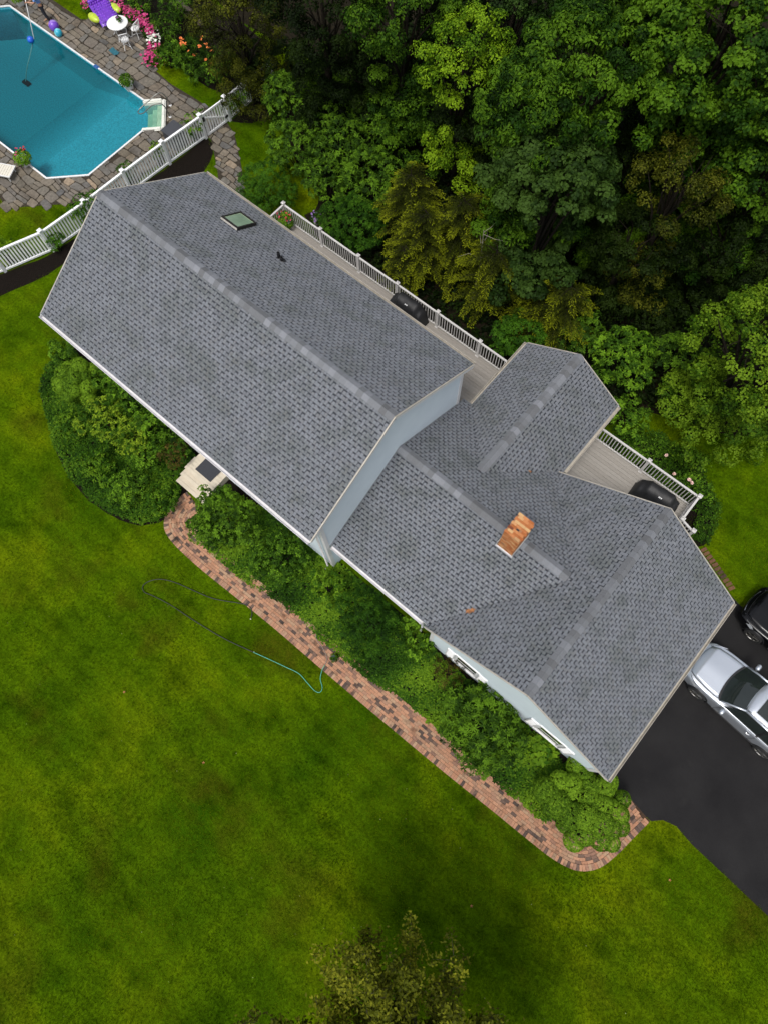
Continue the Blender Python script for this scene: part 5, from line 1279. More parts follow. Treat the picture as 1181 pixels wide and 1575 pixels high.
M_WPET = plain('white_petal', (.66, .66, .60), .6, var=.08, scale=20); M_PINK = plain('magenta_petal', (.42, .028, .14), .55, var=.35, scale=14); M_ORA = plain('orange_petal', (.55, .14, .02), .6, var=.2, scale=20); M_RED = plain('red_petal', (.40, .03, .04), .6, var=.25, scale=20)

# ------------------------------------------------------------------ petunias and flower bed by the patio
pet = thing('petunia_border', 'curved border of magenta and white petunias round the garden table', 'flowers', (-32.4, 11.6, 0))
line = spline([at(u, v, .3) for u, v in ((133, 10), (150, 2), (188, 16), (203, 22), (216, 30), (226, 44), (236, 58), (238, 72), (232, 90), (236, 96))], .12)
rr = random.Random(12); lob = [(p.x+rr.uniform(-.06, .06), p.y+rr.uniform(-.06, .06), .24, .34, .34, .26) for p in line[::2]]
leaves('foliage', leaf_points(rr, lob, 50, 7, .09, .05, .1, tint=(.2, .6)), L_BOX, pet)
bp_, bw_ = MB(), MB()
for p in line:
    for k in range(13):
        q = Vector((p.x+rr.gauss(0, .17), p.y+rr.gauss(0, .17), .42+rr.uniform(-.1, .13)))
        wsel = math.sin(p.x*5.3)+math.sin(p.y*4.1)+rr.uniform(-.9, .9); blossom(bw_ if wsel > 1.05 else bp_, q, rr.uniform(.055, .085), rr)
tag(bp_.build('blossom', M_PINK, pet), 'magenta blossoms', kind='stuff'); tag(bw_.build('blossom', M_WPET, pet), 'white blossoms', kind='stuff')
lil = thing('daylily_clump', 'orange daylilies among dark leaves beside the patio fence', 'flowers', (-28.3, 12.0, 0))
rr = random.Random(13); cc = at(298, 80, .4); lob = [(cc.x+rr.uniform(-1.1, 1.1), cc.y+rr.uniform(-.9, .9), .25, .4, .4, .35) for _ in range(10)]
leaves('foliage', leaf_points(rr, lob, 26, 8, .30, .028, .15, up_bias=1.2, tint=(.1, .5)), L_RHODO, lil)
b = MB()
for u, v in ((277, 58), (279, 66), (280, 70), (287, 67), (288, 79), (299, 83), (307, 71), (310, 70), (311, 59), (318, 68), (320, 73), (327, 78), (317, 92), (324, 98), (282, 62)):
    for k in range(2): blossom(b, at(u, v, .75)+Vector((rr.uniform(-.08, .08), rr.uniform(-.08, .08), 0)), .085, rr)
tag(b.build('blossom', M_ORA, lil), kind='stuff')
for i, (u, v, rx, ry, rz, lab) in enumerate(((258, 45, .9, .8, 1.2, 'leafy perennial behind the magenta petunias'), (262, 90, .8, .7, 1.0, 'leafy perennial between petunias and daylilies'), (300, 108, .9, .6, 1.1, 'leafy perennial at the grass edge below the daylilies'), (330, 118, .7, .6, 1.0, 'leafy perennial near the fence gate'), (270, 15, 1.0, .8, 1.1, 'leafy perennial beside the garden wall'), (215, 4, .9, .6, .9, 'dark perennial behind the petunias at the top edge'), (345, 95, .7, .6, .9, 'dark perennial under the apple-leaved tree'))):
    sh(lab, u, v, rx, ry, rz, (L_RHODO, L_BOX)[i % 2], 170+i, name='perennial', L=.16, W=.04, dens=24, per=9, cr=.14, cat='perennial', group='perennials of the pool flower bed', tint=(.2, .65), up=.4)
gw = thing('garden_wall', 'low weathered timber edging above the flower bed at the top edge', 'garden edging', tuple(at(285, 18)))
p0, p1 = at(256, -6), at(314, 41); dv = (p1-p0); n = 7
M_TIMB = pieces('weathered_timber', [(0, (.07, .055, .042)), (1, (.15, .12, .09))], .9, 14, .3, .4)
for k in range(n): MB().beam(p0+dv*((k+.03)/n)+Vector((0, 0, .16)), p0+dv*((k+.97)/n)+Vector((0, 0, .16)), .34, .3+R.uniform(-.03, .03)).build('block', M_TIMB, gw, bevel=.02)

# planters
M_POT = plain('white_square_planter', (.56, .55, .53), .55, var=.1, scale=5)
flowerpot('white square planter with green grass at the pool edge near the entry steps', at(200, 137), .30, .42, M_POT, L_BOX, None, group='white planters on the patio', seed=3)
flowerpot('white square planter with red flowers at the pool corner beside the lounger', at(42, 254), .30, .40, M_POT, L_BOX, [(M_RED, 9, .055), (M_PINK, 4, .05)], group='white planters on the patio', seed=4, fol=1.15)
flowerpot('white square planter cut by the top edge left of the pool pole', at(33, 8), .30, .42, M_POT, L_BOX, [(M_RED, 3, .05)], group='white planters on the patio', seed=5)
flowerpot('small pot of purple flowers standing on the white garden table', Vector((tp.x+.05, tp.y+.12, .745)), .11, .15, M_POT, L_BOX, [(plain('violet_petal', (.25, .08, .28), .6, var=.2), 14, .035)], sq=False, seed=6)
flowerpot('wooden planter of red geraniums at the end of the long deck', at(441, 348, DZ), .30, .38, M_POT, L_BOX, [(M_RED, 16, .055), (M_PINK, 5, .05)], seed=7, fol=1.2)
flowerpot('small blue pot with a green seedling standing on the brick path', at(515, 1012, .05), .13, .16, plain('blue_plastic_pot', (.03, .045, .17), .4), L_LIME, None, seed=8, fol=1.0)
flowerpot('hanging pot of violet flowers outside the long deck railing', at(487, 343, .9), .22, .25, M_POT, L_RHODO, [(plain('mauve_petal', (.20, .12, .30), .6, var=.2), 16, .05)], seed=9)

# ================================================================== SMALL THINGS
def tube_obj(name, pts, rad, mat, label, cat, parent=None, n=8):
    o = MB().tube(pts, rad, n).build(name, mat, parent, smooth=True)
    if parent is None: tag(o, label, cat)
    return o
# purple quilted pool float with lime green arms
M_PURP = pieces('purple_vinyl', [(0, (.10, .02, .34)), (1, (.20, .05, .52))], .35, 5, .2, .1, .5)
M_LIMEV = plain('lime_vinyl', (.36, .46, .03), .35, var=.15)
fl = thing('pool_float', 'purple quilted inflatable pool lounge with lime green side arms behind the table', 'pool float', tuple(at(163, 22)))
fc = at(162, 20, .45); ax = (at(150, 8, .45)-at(178, 45, .45)); ax.z = 0; ax = -ax.normalized(); ay = Vector((-ax.y, ax.x, 0))
m = MB(); nu_, nv_ = 13, 11
for i in range(nu_+1):
    for j in range(nv_+1):
        u, v = i/nu_-.5, j/nv_-.5; p = fc+ax*u*1.35+ay*v*1.05; e = 1-max(abs(u*2), abs(v*2))**6
        p.z = .30+.42*(-u+.5)*.9+.12*e+.045*abs(math.sin(i*math.pi*.5+.0))*abs(math.sin(j*math.pi*.5)) ; m.v.append(tuple(p))
for i in range(nu_):
    for j in range(nv_): a = i*(nv_+1)+j; m.f.append((a, a+nv_+1, a+nv_+2, a+1))
# small pillows over the quilting
q_o = m.build('mat', M_PURP, fl, smooth=True)
qm = MB().ball((0, 0, 0), (.058, .055, .026), 8, 6).mesh('quilt_tuft', smooth=True); qm.materials.append(M_PURP)
for i in range(9):
    for j in range(7):
        u, v = (i+.5+.5*(j % 2)*.0)/9-.5, (j+.5)/7-.5; p = fc+ax*u*1.2+ay*v*.95; p.z = .30+.42*(-u+.5)*.9+.115
        piece('quilt_tuft', qm, fl, p, (0, 0, math.atan2(ax.y, ax.x)))
MB().tube(spline([fc+ax*-.66+ay*-.50+Vector((0, 0, .33)), fc+ax*-.68+Vector((0, 0, .36)), fc+ax*-.66+ay*.50+Vector((0, 0, .33))], .1), .10, 10).build('headrest', M_PURP, fl, smooth=True)
for s_ in (-1, 1):
    MB().tube(spline([fc+ax*-.55+ay*.60*s_+Vector((0, 0, .12)), fc+ax*-.1+ay*.70*s_+Vector((0, 0, .05)), fc+ax*.45+ay*.62*s_+Vector((0, 0, -.12))], .1), [.08]+[.13]*30, 12, cap=True).build('side_arm', M_LIMEV, fl, smooth=True) if False else \
    MB().ball(fc+ax*-.05+ay*.60*s_+Vector((0, 0, -.02)), (.42, .24, .17), 16, 10).build('side_arm', M_LIMEV, fl, smooth=True)
# beach balls with panels
def ball(label, p, r, cols, group='balls beside the pool'):
    t = thing('beach_ball', label, 'ball', tuple(p), group); K = 12
    for k, c in enumerate(cols):
        m = MB(); n = len(cols); a0, a1 = 2*math.pi*k/n, 2*math.pi*(k+1)/n; S_ = 4
        for i in range(9):
            th = math.pi*i/8
            for j in range(S_+1):
                a = a0+(a1-a0)*j/S_; x, y, z = math.sin(th)*math.cos(a), math.sin(th)*math.sin(a), math.cos(th)
                m.v.append((p.x+r*x, p.y+r*(y*.8-z*.6), p.z+r+r*(y*.6+z*.8)))
        for i in range(8):
            for j in range(S_): q = i*(S_+1)+j; m.f.append((q, q+S_+1, q+S_+2, q+1))
        m.build('panel', c, t, smooth=True)
VI = plain('violet_ball_vinyl', (.14, .05, .42), .3, var=.1); VL = plain('lilac_ball_vinyl', (.26, .16, .50), .3, var=.1)
TQ = plain('turquoise_ball_vinyl', (.02, .30, .42), .3, var=.1); TL = plain('pale_turquoise_vinyl', (.14, .46, .52), .3, var=.1)
ball('violet ball on the patio touching the turquoise ball', at(87, 47), .26, [VI, VL, VI, VL, VI, VI])
ball('turquoise ball on the patio at the pool edge beside the violet ball', at(93, 56), .20, [TQ, TL, TQ, TQ, TL, TQ])
# towel and skimmer lid
m = MB(); c = at(176, 80, .06)
for i in range(9):
    for j in range(6): m.v.append((c.x+(i-4)*.07, c.y+(j-2.5)*.06+.02*math.sin(i), c.z+.03+.03*math.sin(i*1.7)*math.cos(j*1.3)))
for i in range(8):
    for j in range(5): a = i*6+j; m.f.append((a, a+6, a+7, a+1))
tag(m.build('towel', plain('dark_teal_cloth', (.012, .09, .12), .9, var=.3, scale=15), smooth=True), 'crumpled dark teal towel lying on the flagstones near the chairs', 'towel')
c = at(149, 103, .05); t = thing('folded_cloth', 'small folded blue cloth at the pool edge on the patio', 'cloth', tuple(c))
M_BLUEC = plain('blue_cloth', (.02, .08, .24), .9, var=.3, scale=15)
MB().box(c.x-.16, c.x+.16, c.y-.11, c.y+.10, c.z, c.z+.03).build('lower_fold', M_BLUEC, t, bevel=.012); MB().box(c.x-.14, c.x+.10, c.y-.10, c.y+.06, c.z+.031, c.z+.055).build('upper_fold', M_BLUEC, t, bevel=.012)
# grey storage box standing behind the fence
bx = thing('storage_box', 'dark grey box standing on the patio just behind the white fence', 'storage box', (-26.05, 7.3, 0))
MB().box(-26.40, -25.72, 6.95, 7.75, .04, .86).build('case', plain('charcoal_plastic', (.035, .037, .043), .5), bx, bevel=.02); MB().box(-26.43, -25.70, 6.92, 7.78, .865, .93).build('lid', MATS['charcoal_plastic'], bx, bevel=.02)
# lounger at the left edge
lo_ = thing('sun_lounger', 'cream slatted sun lounger beside the pool at the left photo edge', 'sun lounger', tuple(at(8, 263)))
M_CREAM = plain('cream_sling', (.56, .53, .45), .7, var=.06)
e0, e1 = at(16, 268, .38), at(21, 258.5, .38); dv = (e1-e0); dv.z = 0; dv.normalize(); lx = Vector((-dv.y, dv.x, 0))
if lx.dot(at(0, 245)-at(18, 263)) < 0: lx = -lx
mid_ = (e0+e1)/2; mid_.z = 0
for k in range(15): MB().beam(mid_+lx*(.06+k*.125)+dv*-.31+Vector((0, 0, .36+.0*k)), mid_+lx*(.06+k*.125)+dv*.31+Vector((0, 0, .36)), .112, .02).build('slat', M_CREAM, lo_)
for s_ in (-.33, .33): MB().beam(mid_+dv*s_+Vector((0, 0, .34)), mid_+dv*s_+lx*1.9+Vector((0, 0, .34)), .05, .06).build('side_rail', M_CAST, lo_)
for s_ in (-.3, .3):
    for l in (.12, 1.75): MB().beam(mid_+dv*s_+lx*l, mid_+dv*s_+lx*l+Vector((0, 0, .33)), .05, .05, (1, 0, 0)).build('leg', M_CAST, lo_)
MB().beam(mid_+dv*-.36+Vector((0, 0, .34)), mid_+dv*.36+Vector((0, 0, .34)), .06, .05).build('end_rail', M_CAST, lo_)

# person cleaning the pool with a long pole
def skin_body(name, joints, edges, root, mat, parent, sub=2):
    me = bpy.data.meshes.new(name); me.from_pydata([j[0] for j in joints], edges, [])
    o = bpy.data.objects.new(name, me); COL.objects.link(o)
    md = o.modifiers.new('s', 'SKIN'); md.use_smooth_shade = True
    for i, j in enumerate(joints):
        v = me.skin_vertices[0].data[i]; v.radius = (j[1], j[2] if len(j) > 2 else j[1]); v.use_root = (i == root)
    ss = o.modifiers.new('d', 'SUBSURF'); ss.levels = sub; ss.render_levels = sub
    dg = bpy.context.evaluated_depsgraph_get(); nm = bpy.data.meshes.new_from_object(o.evaluated_get(dg)); bpy.data.objects.remove(o)
    nm.name = name; nm.materials.clear(); nm.materials.append(mat); return link(name, nm, parent)
M_SKIN = plain('skin', (.38, .20, .125), .5, var=.08)
pf = at(75, 34); per = thing('person', 'person in light blue shirt and dark trousers holding the white pool pole', 'person', tuple(pf))
per_f = (Vector((-37.9, 7.9, 0))-pf); per_f.z = 0; per_f.normalize(); per_r = Vector((per_f.y, -per_f.x, 0))
def J(r_, f, z): v = per_r*r_+per_f*f; return (v.x, v.y, z)
# pelvis chest neck head, arms to the pole, legs
joints = [(J(0, 0, .93), .135, .105), (J(0, .03, 1.12), .13, .095), (J(0, .07, 1.32), .155, .105), (J(0, .09, 1.46), .07, .06), (J(0, .12, 1.56), .058), (J(0, .14, 1.64), .092, .10), (J(0, .15, 1.72), .085, .09),
          (J(.17, .08, 1.41), .055), (J(.24, .20, 1.18), .043), (J(.14, .42, 1.10), .034), (J(.11, .49, 1.09), .027), (J(-.17, .08, 1.41), .055), (J(-.25, .22, 1.20), .043), (J(-.13, .46, 1.22), .034), (J(-.08, .53, 1.23), .027),
          (J(.10, 0, .86), .095), (J(.12, .04, .49), .06), (J(.13, -.02, .09), .042), (J(.14, .12, .045), .032), (J(-.10, 0, .86), .095), (J(-.13, -.03, .49), .06), (J(-.15, -.12, .09), .042), (J(-.16, .03, .045), .032)]
skin_body('body', joints, [(0, 1), (1, 2), (2, 3), (3, 4), (4, 5), (5, 6), (2, 7), (7, 8), (8, 9), (9, 10), (2, 11), (11, 12), (12, 13), (13, 14), (0, 15), (15, 16), (16, 17), (17, 18), (0, 19), (19, 20), (20, 21), (21, 22)], 0, M_SKIN, per)
skin_body('shirt', [(J(0, 0, .90), .155, .125), (J(0, .03, 1.12), .15, .115), (J(0, .07, 1.33), .172, .122), (J(0, .085, 1.45), .078, .07), (J(.18, .08, 1.41), .07), (J(.235, .18, 1.22), .062), (J(-.18, .08, 1.41), .07), (J(-.245, .20, 1.24), .062)],
          [(0, 1), (1, 2), (2, 3), (2, 4), (4, 5), (2, 6), (6, 7)], 0, plain('light_blue_cotton', (.12, .22, .46), .85, var=.2, scale=6), per)
skin_body('trousers', [(J(0, 0, .95), .150, .120), (J(.10, 0, .84), .108), (J(.12, .04, .49), .078), (J(.13, -.02, .14), .066), (J(-.10, 0, .84), .108), (J(-.13, -.03, .49), .078), (J(-.15, -.12, .14), .066)],
          [(0, 1), (1, 2), (2, 3), (0, 4), (4, 5), (5, 6)], 0, plain('dark_trousers', (.010, .012, .018), .9, var=.3), per)
for nm, base, dr in (('hand', J(.11, .49, 1.09), (.0, .09)), ('hand', J(-.08, .53, 1.23), (.03, .07))):
    m = Vector(base); hand = []; jt = [(tuple(m), .026)]; ed = []
    palm = m+per_f*.05; jt.append((tuple(palm), .030)); ed.append((0, 1))
    for k in range(4):
        a = palm+per_r*(k-1.5)*.019+per_f*.035; b2 = a+per_f*.03+Vector((0, 0, -.02)); c3 = b2+Vector((0, 0, -.03))-per_f*.015
        i0 = len(jt); jt += [(tuple(a), .0095), (tuple(b2), .0085), (tuple(c3), .0075)]; ed += [(1, i0), (i0, i0+1), (i0+1, i0+2)]
    a = m+per_r*.035+per_f*.02; i0 = len(jt); jt += [(tuple(a), .011), (tuple(a+per_f*.03+per_r*.01+Vector((0, 0, -.02))), .009)]; ed += [(0, i0), (i0, i0+1)]
    skin_body(nm, jt, ed, 0, M_SKIN, per, 1)
hd = Vector(J(0, .14, 1.68)); m = MB().ball(pf+hd+Vector((0, 0, .03))-per_f*.02, (.102, .102, .105), 14, 10); m.build('hair', plain('brown_hair', (.03, .02, .013), .6), per, smooth=True)
fcn = pf+hd
for s_ in (-1, 1):
    MB().ball(fcn+per_f*.088+per_r*.034*s_+Vector((0, 0, -.012)), .013, 8, 6).build('eye', M_CAST, per); MB().ball(fcn+per_r*.098*s_+Vector((0, 0, -.02)), (.018, .018, .03), 8, 6).build('ear', M_SKIN, per, smooth=True)
MB().ball(fcn+per_f*.103+Vector((0, 0, -.035)), (.016, .016, .024), 8, 6).build('nose', M_SKIN, per, smooth=True); MB().ball(fcn+per_f*.088+Vector((0, 0, -.072)), (.022, .014, .007), 8, 6).build('mouth', plain('lips', (.3, .1, .08), .5), per, smooth=True)
for s_, ff, zz in ((.14, .10, 0), (-.16, .01, 0)):
    MB().ball(pf+Vector(J(s_, ff, .05)), (.052, .115, .045) if abs(per_f.y) > .7 else (.10, .07, .045), 12, 8).build('sandal', plain('tan_leather', (.30, .19, .12), .7), per, smooth=True)
h0 = pf+Vector(J(-.05, .58, 1.23)); h1 = pf+Vector(J(.11, .55, 1.09))
ptip = at(53, 60, -.08)
pd = (ptip-h0).normalized(); pole = thing('pool_pole', 'long white pool cleaning pole dipping into the water', 'pool pole', tuple(h0))
MB().tube([h0-pd*1.1, ptip], .022, 8).build('shaft', M_CAST, pole, smooth=True); MB().tube([h0-pd*.6, h0-pd*1.12], .028, 8).build('grip', M_BLACK, pole)
c = at(47.5, 61, -.06); fo = thing('float_buoy', 'blue ball float on the water at the end of the pole', 'float', tuple(c)); MB().ball(c, .17, 16, 12).build('ball', plain('royal_blue_plastic', (.01, .09, .50), .35), fo, smooth=True); MB().tube([c, ptip], .012, 6).build('cord', M_CAST, fo)
vh = at(40, 125, -1.60); vac = thing('pool_vacuum', 'dark vacuum head with pale hose on the pool floor', 'pool vacuum', tuple(vh))
MB().box(vh.x-.24, vh.x+.24, vh.y-.14, vh.y+.14, vh.z-.14, vh.z-.03).build('head', M_BLACK, vac, bevel=.03)
MB().tube(spline([vh, at(42, 105, -1.1), at(48, 80, -.6), at(51, 66, -.2)], .2), .025, 6).build('hose', plain('pale_hose', (.30, .40, .40), .6), vac)

# ------------------------------------------------------------------ covered grills on the decks
def grill(label, p, q, hgt, seed, two_hump=False):
    """fabric cover draped over a barbecue: body, lid hump, side shelves and folds"""
    p, q = Vector(p), Vector(q); c = (p+q)/2; a = (q-p); Lx = a.length; a.normalize(); d = Vector((-a.y, a.x, 0)); rr = random.Random(seed); z0 = c.z
    t = thing('covered_grill', label, 'grill', tuple(c), 'barbecue grills under black covers'); m = MB(); nx, ny = 28, 16; Wd = .34
    ph = rr.uniform(0, 6)
    for i in range(nx+1):
        u = i/nx*2-1; sh_ = 1.0 if abs(u) < .58 else max(.80, 1-(abs(u)-.58)*1.1)
        for j in range(ny+1):
            v = j/ny*2-1; prof = max(0, 1-abs(v)**5)**.25; prx = max(0, 1-abs(u)**14)**.3
            z = hgt*sh_*(1-.13*max(0, -v)**1.4-.10*max(0, v)**2)*prof*prx
            wv = (.030*math.sin(7*u+ph+2*v)+.02*math.sin(15*u+3*v+ph))*(1-prof*prx*.7)+.012*math.sin(9*u+6*v+ph)
            hem = 1.0+.10*(1-z/hgt)
            P_ = c+a*u*Lx/2*(hem if abs(u) > .9 else 1)+d*v*Wd*hem*(1+wv*2.2)+Vector((0, 0, z+wv*.35 if z > .05 else .02)); m.v.append(tuple(P_))
    for i in range(nx):
        for j in range(ny): k = i*(ny+1)+j; m.f.append((k, k+ny+1, k+ny+2, k+1))
    m.build('cover', M_COVER, t, smooth=True)
    zz = hgt+.012; ctr = c+a*.0
    for k in range(3):
        s0 = c+a*(-.22+.22*k)+d*-.30+Vector((0, 0, hgt*.80)); MB().tube(spline([c+a*(-.42+.42*k)+d*-.34*1.0+Vector((0, 0, hgt*.70)), c+a*(-.42+.42*k)+d*-.16+Vector((0, 0, hgt*.93)), c+a*(-.42+.42*k)+d*.2+Vector((0, 0, hgt*.97))], .06), .012, 5).build('seam', M_COVER, t)
    b = MB(); e = c+a*.05+d*-.235+Vector((0, 0, hgt*.955)); nn = Vector((0, 0, 1))-d*.45; nn.normalize(); w2 = d+Vector((0, 0, .45)); w2.normalize()
    for k, (o_, l_) in enumerate(((-.055, .035), (-.01, .03), (.04, .035))):
        f = e+a*o_; b.add([f+nn*.012, f+a*l_+nn*.012, f+a*(l_+.012)+w2*.05+nn*.012, f+a*.012+w2*.05+nn*.012], [(0, 1, 2, 3)])
    tag(b.build('logo_tag', M_LIGHTTAG, t), kind='stuff')
    return t
grill('black covered barbecue grill on the long deck peeking over the eave', (-11.72, 6.62, DZ), (-10.12, 6.66, DZ), 1.22, 3)
grill('black covered barbecue grill in the corner of the small back deck', (.85, 6.22, DZ), (2.50, 6.30, DZ), 1.15, 5)

# ------------------------------------------------------------------ garden hose
GH = lambda uv: [at(u, v, .055) for u, v in uv]
hs = thing('garden_hose', 'garden hose looping over the lawn, black part joined to a green part', 'garden hose', tuple(at(391, 1003)))
MB().tube(spline(GH([(387, 950), (388, 940), (383, 932), (370, 928), (330, 921), (300, 909), (270, 896), (248, 891), (230, 894), (220, 902), (223, 911), (235, 916), (262, 930), (300, 955), (345, 982), (390, 1003)]), .06), .016, 6).build('black_hose', plain('black_rubber', (.010, .014, .010), .5), hs, smooth=True)
MB().tube(spline(GH([(390, 1003), (410, 1012), (440, 1026), (460, 1036), (472, 1049), (484, 1062), (492, 1065), (496, 1058), (493, 1044), (496, 1030)])+[at(500, 1023, .08)], .06), .014, 6).build('green_hose', plain('mint_green_hose', (.06, .30, .19), .45), hs, smooth=True)
MB().tube(spline([at(500, 1023, .08), at(503, 1012, .085), at(497, 997, .085), at(488, 985, .085), at(486, 975, .1)], .06), .012, 6).build('grey_hose', plain('grey_hose', (.20, .17, .14), .6), hs, smooth=True)
for u, v in ((386, 952), (391, 1003)):
    c = at(u, v, .035); MB().ball(c, (.035, .028, .025), 8, 6).build('coupling', plain('brass_coupling', (.55, .52, .40), .35, .6), hs, smooth=True)

# fallen leaves on the roof and lawn
def dead_leaf(label, p, nrm, s_, seed, n=3):
    rr = random.Random(seed); b = MB(); u = nrm.orthogonal().normalized(); v = nrm.cross(u)
    for k in range(n):
        a0 = rr.uniform(0, 6.28); c = p+u*rr.uniform(-.6, .6)*s_+v*rr.uniform(-.6, .6)*s_+nrm*(.03+.012*k); ctr = len(b.v); ring = []
        for i in range(10): q = s_*(1 if i % 2 == 0 else .42)*rr.uniform(.8, 1.1); a = a0+2*math.pi*i/10; ring.append(c+u*q*math.cos(a)+v*q*math.sin(a)+nrm*rr.uniform(0, .04))
        b.add([c]+ring, [(0, 1+i, 1+(i+1) % 10) for i in range(10)])
    o = b.build('dry_leaf', plain('dry_brown_leaf', (.30, .13, .05), .8, var=.35, scale=12)); tag(o, label, 'leaf', 'dry leaves on the roof'); return o
nmid = Vector((0, -pmid, 1)).normalized(); zz = lambda y: ME+pmid*(y-(MT-MWD))
def onroof(u, v, f):
    h = 4.0
    for _ in range(30): p = at(u, v, h); h = f(p)
    return at(u, v, h)
dead_leaf('bunch of orange brown dry leaves on the garage valley above the middle eave', onroof(724, 938, lambda p: GE+pg*(p.x-(GS-GW))), Vector((-pg, 0, 1)).normalized(), .14, 4, 3)
dead_leaf('small orange dry leaf in the valley below the small gable', onroof(812, 726, lambda p: ME+pmid*((MT+MWD)-p.y)), Vector((0, pmid, 1)).normalized(), .09, 6, 1)

for i, (u, v, lab) in enumerate(((193, 1065, 'single orange dry leaf lying on the left part of the lawn'), (314, 1172, 'pale dry leaf on the lawn in the middle left'), (1030, 1354, 'brown dry leaf on the lawn below the driveway corner'), (723, 1393, 'small yellow dry leaf on the lawn above the airy tree'))):
    o = dead_leaf(lab, at(u, v, .06), Vector((0, 0, 1)), .06, 50+i, 1); o['group'] = 'dry leaves on the lawn'
# ================================================================== CARS
def loft(rows, close=False):
    m = MB(); n = len(rows[0])
    for r in rows: m.v += [tuple(p) for p in r]
    for i in range(len(rows)-1):
        for j in range(n-1): a = i*n+j; m.f.append((a, a+n, a+n+1, a+1))
    return m
def car(label, loc, rot, paint, suv=True):
    t = thing('parked_car', label, 'car', (0, 0, 0), None); k = 1.0 if suv else .86
    def part_(nm, mb, mat, sub=0, bevel=0, par=None):
        o = mb.build(nm, mat, par or t, smooth=True, bevel=bevel)
        if sub:
            md = o.modifiers.new('s', 'SUBSURF'); md.levels = sub; md.render_levels = sub
        return o
    # stations: x, half width, top z at centre, shoulder z, sill z
    STN = [(-.02, .56, .60*k, .48, .36), (.03, .70, .76*k, .60, .28), (.16, .82, .88*k, .74, .24), (.40, .895, .955*k, .84*k, .24), (.85, .935, 1.00*k, .90*k, .25), (1.30, .94, 1.05*k, .95*k, .25), (1.62, .94, 1.09*k, .98*k, .25), (2.4, .935, 1.10*k, .99*k, .25), (3.3, .935, 1.12*k, 1.01*k, .25), (4.0, .93, 1.13*k, 1.03*k, .26), (4.45, .88, 1.12*k, 1.02*k, .30), (4.66, .80, 1.06*k, .95*k, .36), (4.72, .70, .90*k, .80*k, .42)]
    def section(x, w_, zt, zs, zl):
        half = [(w_*.93, zl), (w_*.995, zl+.10), (w_*1.0, (zl+zs)/2), (w_*.985, zs), (w_*.93, zs+(zt-zs)*.62), (w_*.80, zt-.022), (w_*.45, zt-.004), (0, zt+.008)]
        return [(x, -y, z) for y, z in half]+[(x, y, z) for y, z in reversed(half[:-1])]
    rows = [section(*s_) for s_ in STN]; body = loft(rows); n = len(rows[0])
    body.f.append(tuple(range(n))); body.f.append(tuple(reversed(range((len(rows)-1)*n, len(rows)*n))))
    part_('body', body, paint, 2)
    # bonnet panel, slightly proud with a shut line round it
    hood = []
    for x, w_, zt in ((.20, .60, .903*k), (.42, .70, .966*k), (.85, .755, 1.010*k), (1.22, .765, 1.048*k), (1.44, .74, 1.080*k)):
        hood.append([(x+.10*(1-abs(v)**2)*(-1 if x < .3 else 1)*(1 if x < .3 or x > 1.3 else 0), w_*v, zt+.016*(1-v*v)+.012*math.cos(v*5.5)*.5-.022*abs(v)**3) for v in np.linspace(-1, 1, 13)])
    hb = loft(hood); o = part_('hood', hb, paint); so = o.modifiers.new('t', 'SOLIDIFY'); so.thickness = .02; so.offset = 1
    ring = [r_[0] for r_ in hood]+list(hood[-1][1:])+[r_[-1] for r_ in reversed(hood[:-1])]+list(reversed(hood[0][1:-1]))
    MB().tube([(p[0], p[1]*1.012, p[2]+.006) for p in ring+ring[:1]], .012, 5).build('hood_gap', M_BLACK, t)
    zR = 1.66 if suv else 1.40; zb = 1.10*k
    xb, xt, xr, xe = 1.42, (2.12 if suv else 2.25), (4.05 if suv else 3.35), (4.58 if suv else 4.25)
    wb, wt = .80, (.63 if suv else .60)
    gl = M_CARGLASS
    def sheet_(xa, wa, za, xb_, wb_, zb_, bow0, bow1, mat, nm, nu=10):
        rows = []
        for i in range(6):
            f = i/5; rows.append([(xa+(xb_-xa)*f-(bow0+(bow1-bow0)*f)*(1-v*v), (wa+(wb_-wa)*f)*v, za+(zb_-za)*f+.06*math.sin(f*math.pi)*.35+.02*(1-v*v)*f) for v in np.linspace(-1, 1, nu+1)])
        return part_(nm, loft(rows), mat)
    sheet_(xb, wb, zb-.01, xt, wt, zR-.02, .16, .09, gl, 'windshield')
    sheet_(xe, wb*.96, zb+.02, xr, wt, zR-.03, -.06, -.05, gl, 'rear_window')
    rf = []
    for x, f in ((xt-.02, 0), (xt+.25, 1), ((xt+xr)/2, 1), (xr-.2, 1), (xr+.02, 0)):
        rf.append([(x-(.09*(1-v*v) if x < xt+.1 else (-.05*(1-v*v) if x > xr-.1 else 0)), (wt+.02)*v, zR-.02+.03*f+.025*(1-v*v)-.03*abs(v)**4) for v in np.linspace(-1, 1, 11)])
    roof_ = part_('roof', loft(rf), paint); so = roof_.modifiers.new('t', 'SOLIDIFY'); so.thickness = .04; so.offset = -1
    if suv:
        part_('sunroof', loft([[(x, .46*v, zR+.036+.016*(1-v*v*.2)) for v in np.linspace(-1, 1, 9)] for x in (xt+.26, xt+.6, xt+.95, xt+1.35)]), gl)
        for s_ in (-1, 1):
            MB().tube(spline([(xt+.05, s_*.60, zR+.01), (xt+.16, s_*.605, zR+.07), ((xt+xr)/2, s_*.61, zR+.085), (xr-.1, s_*.605, zR+.07), (xr, s_*.60, zR+.01)], .15), .022, 8).build('roof_rail', M_CHROME, t, smooth=True)
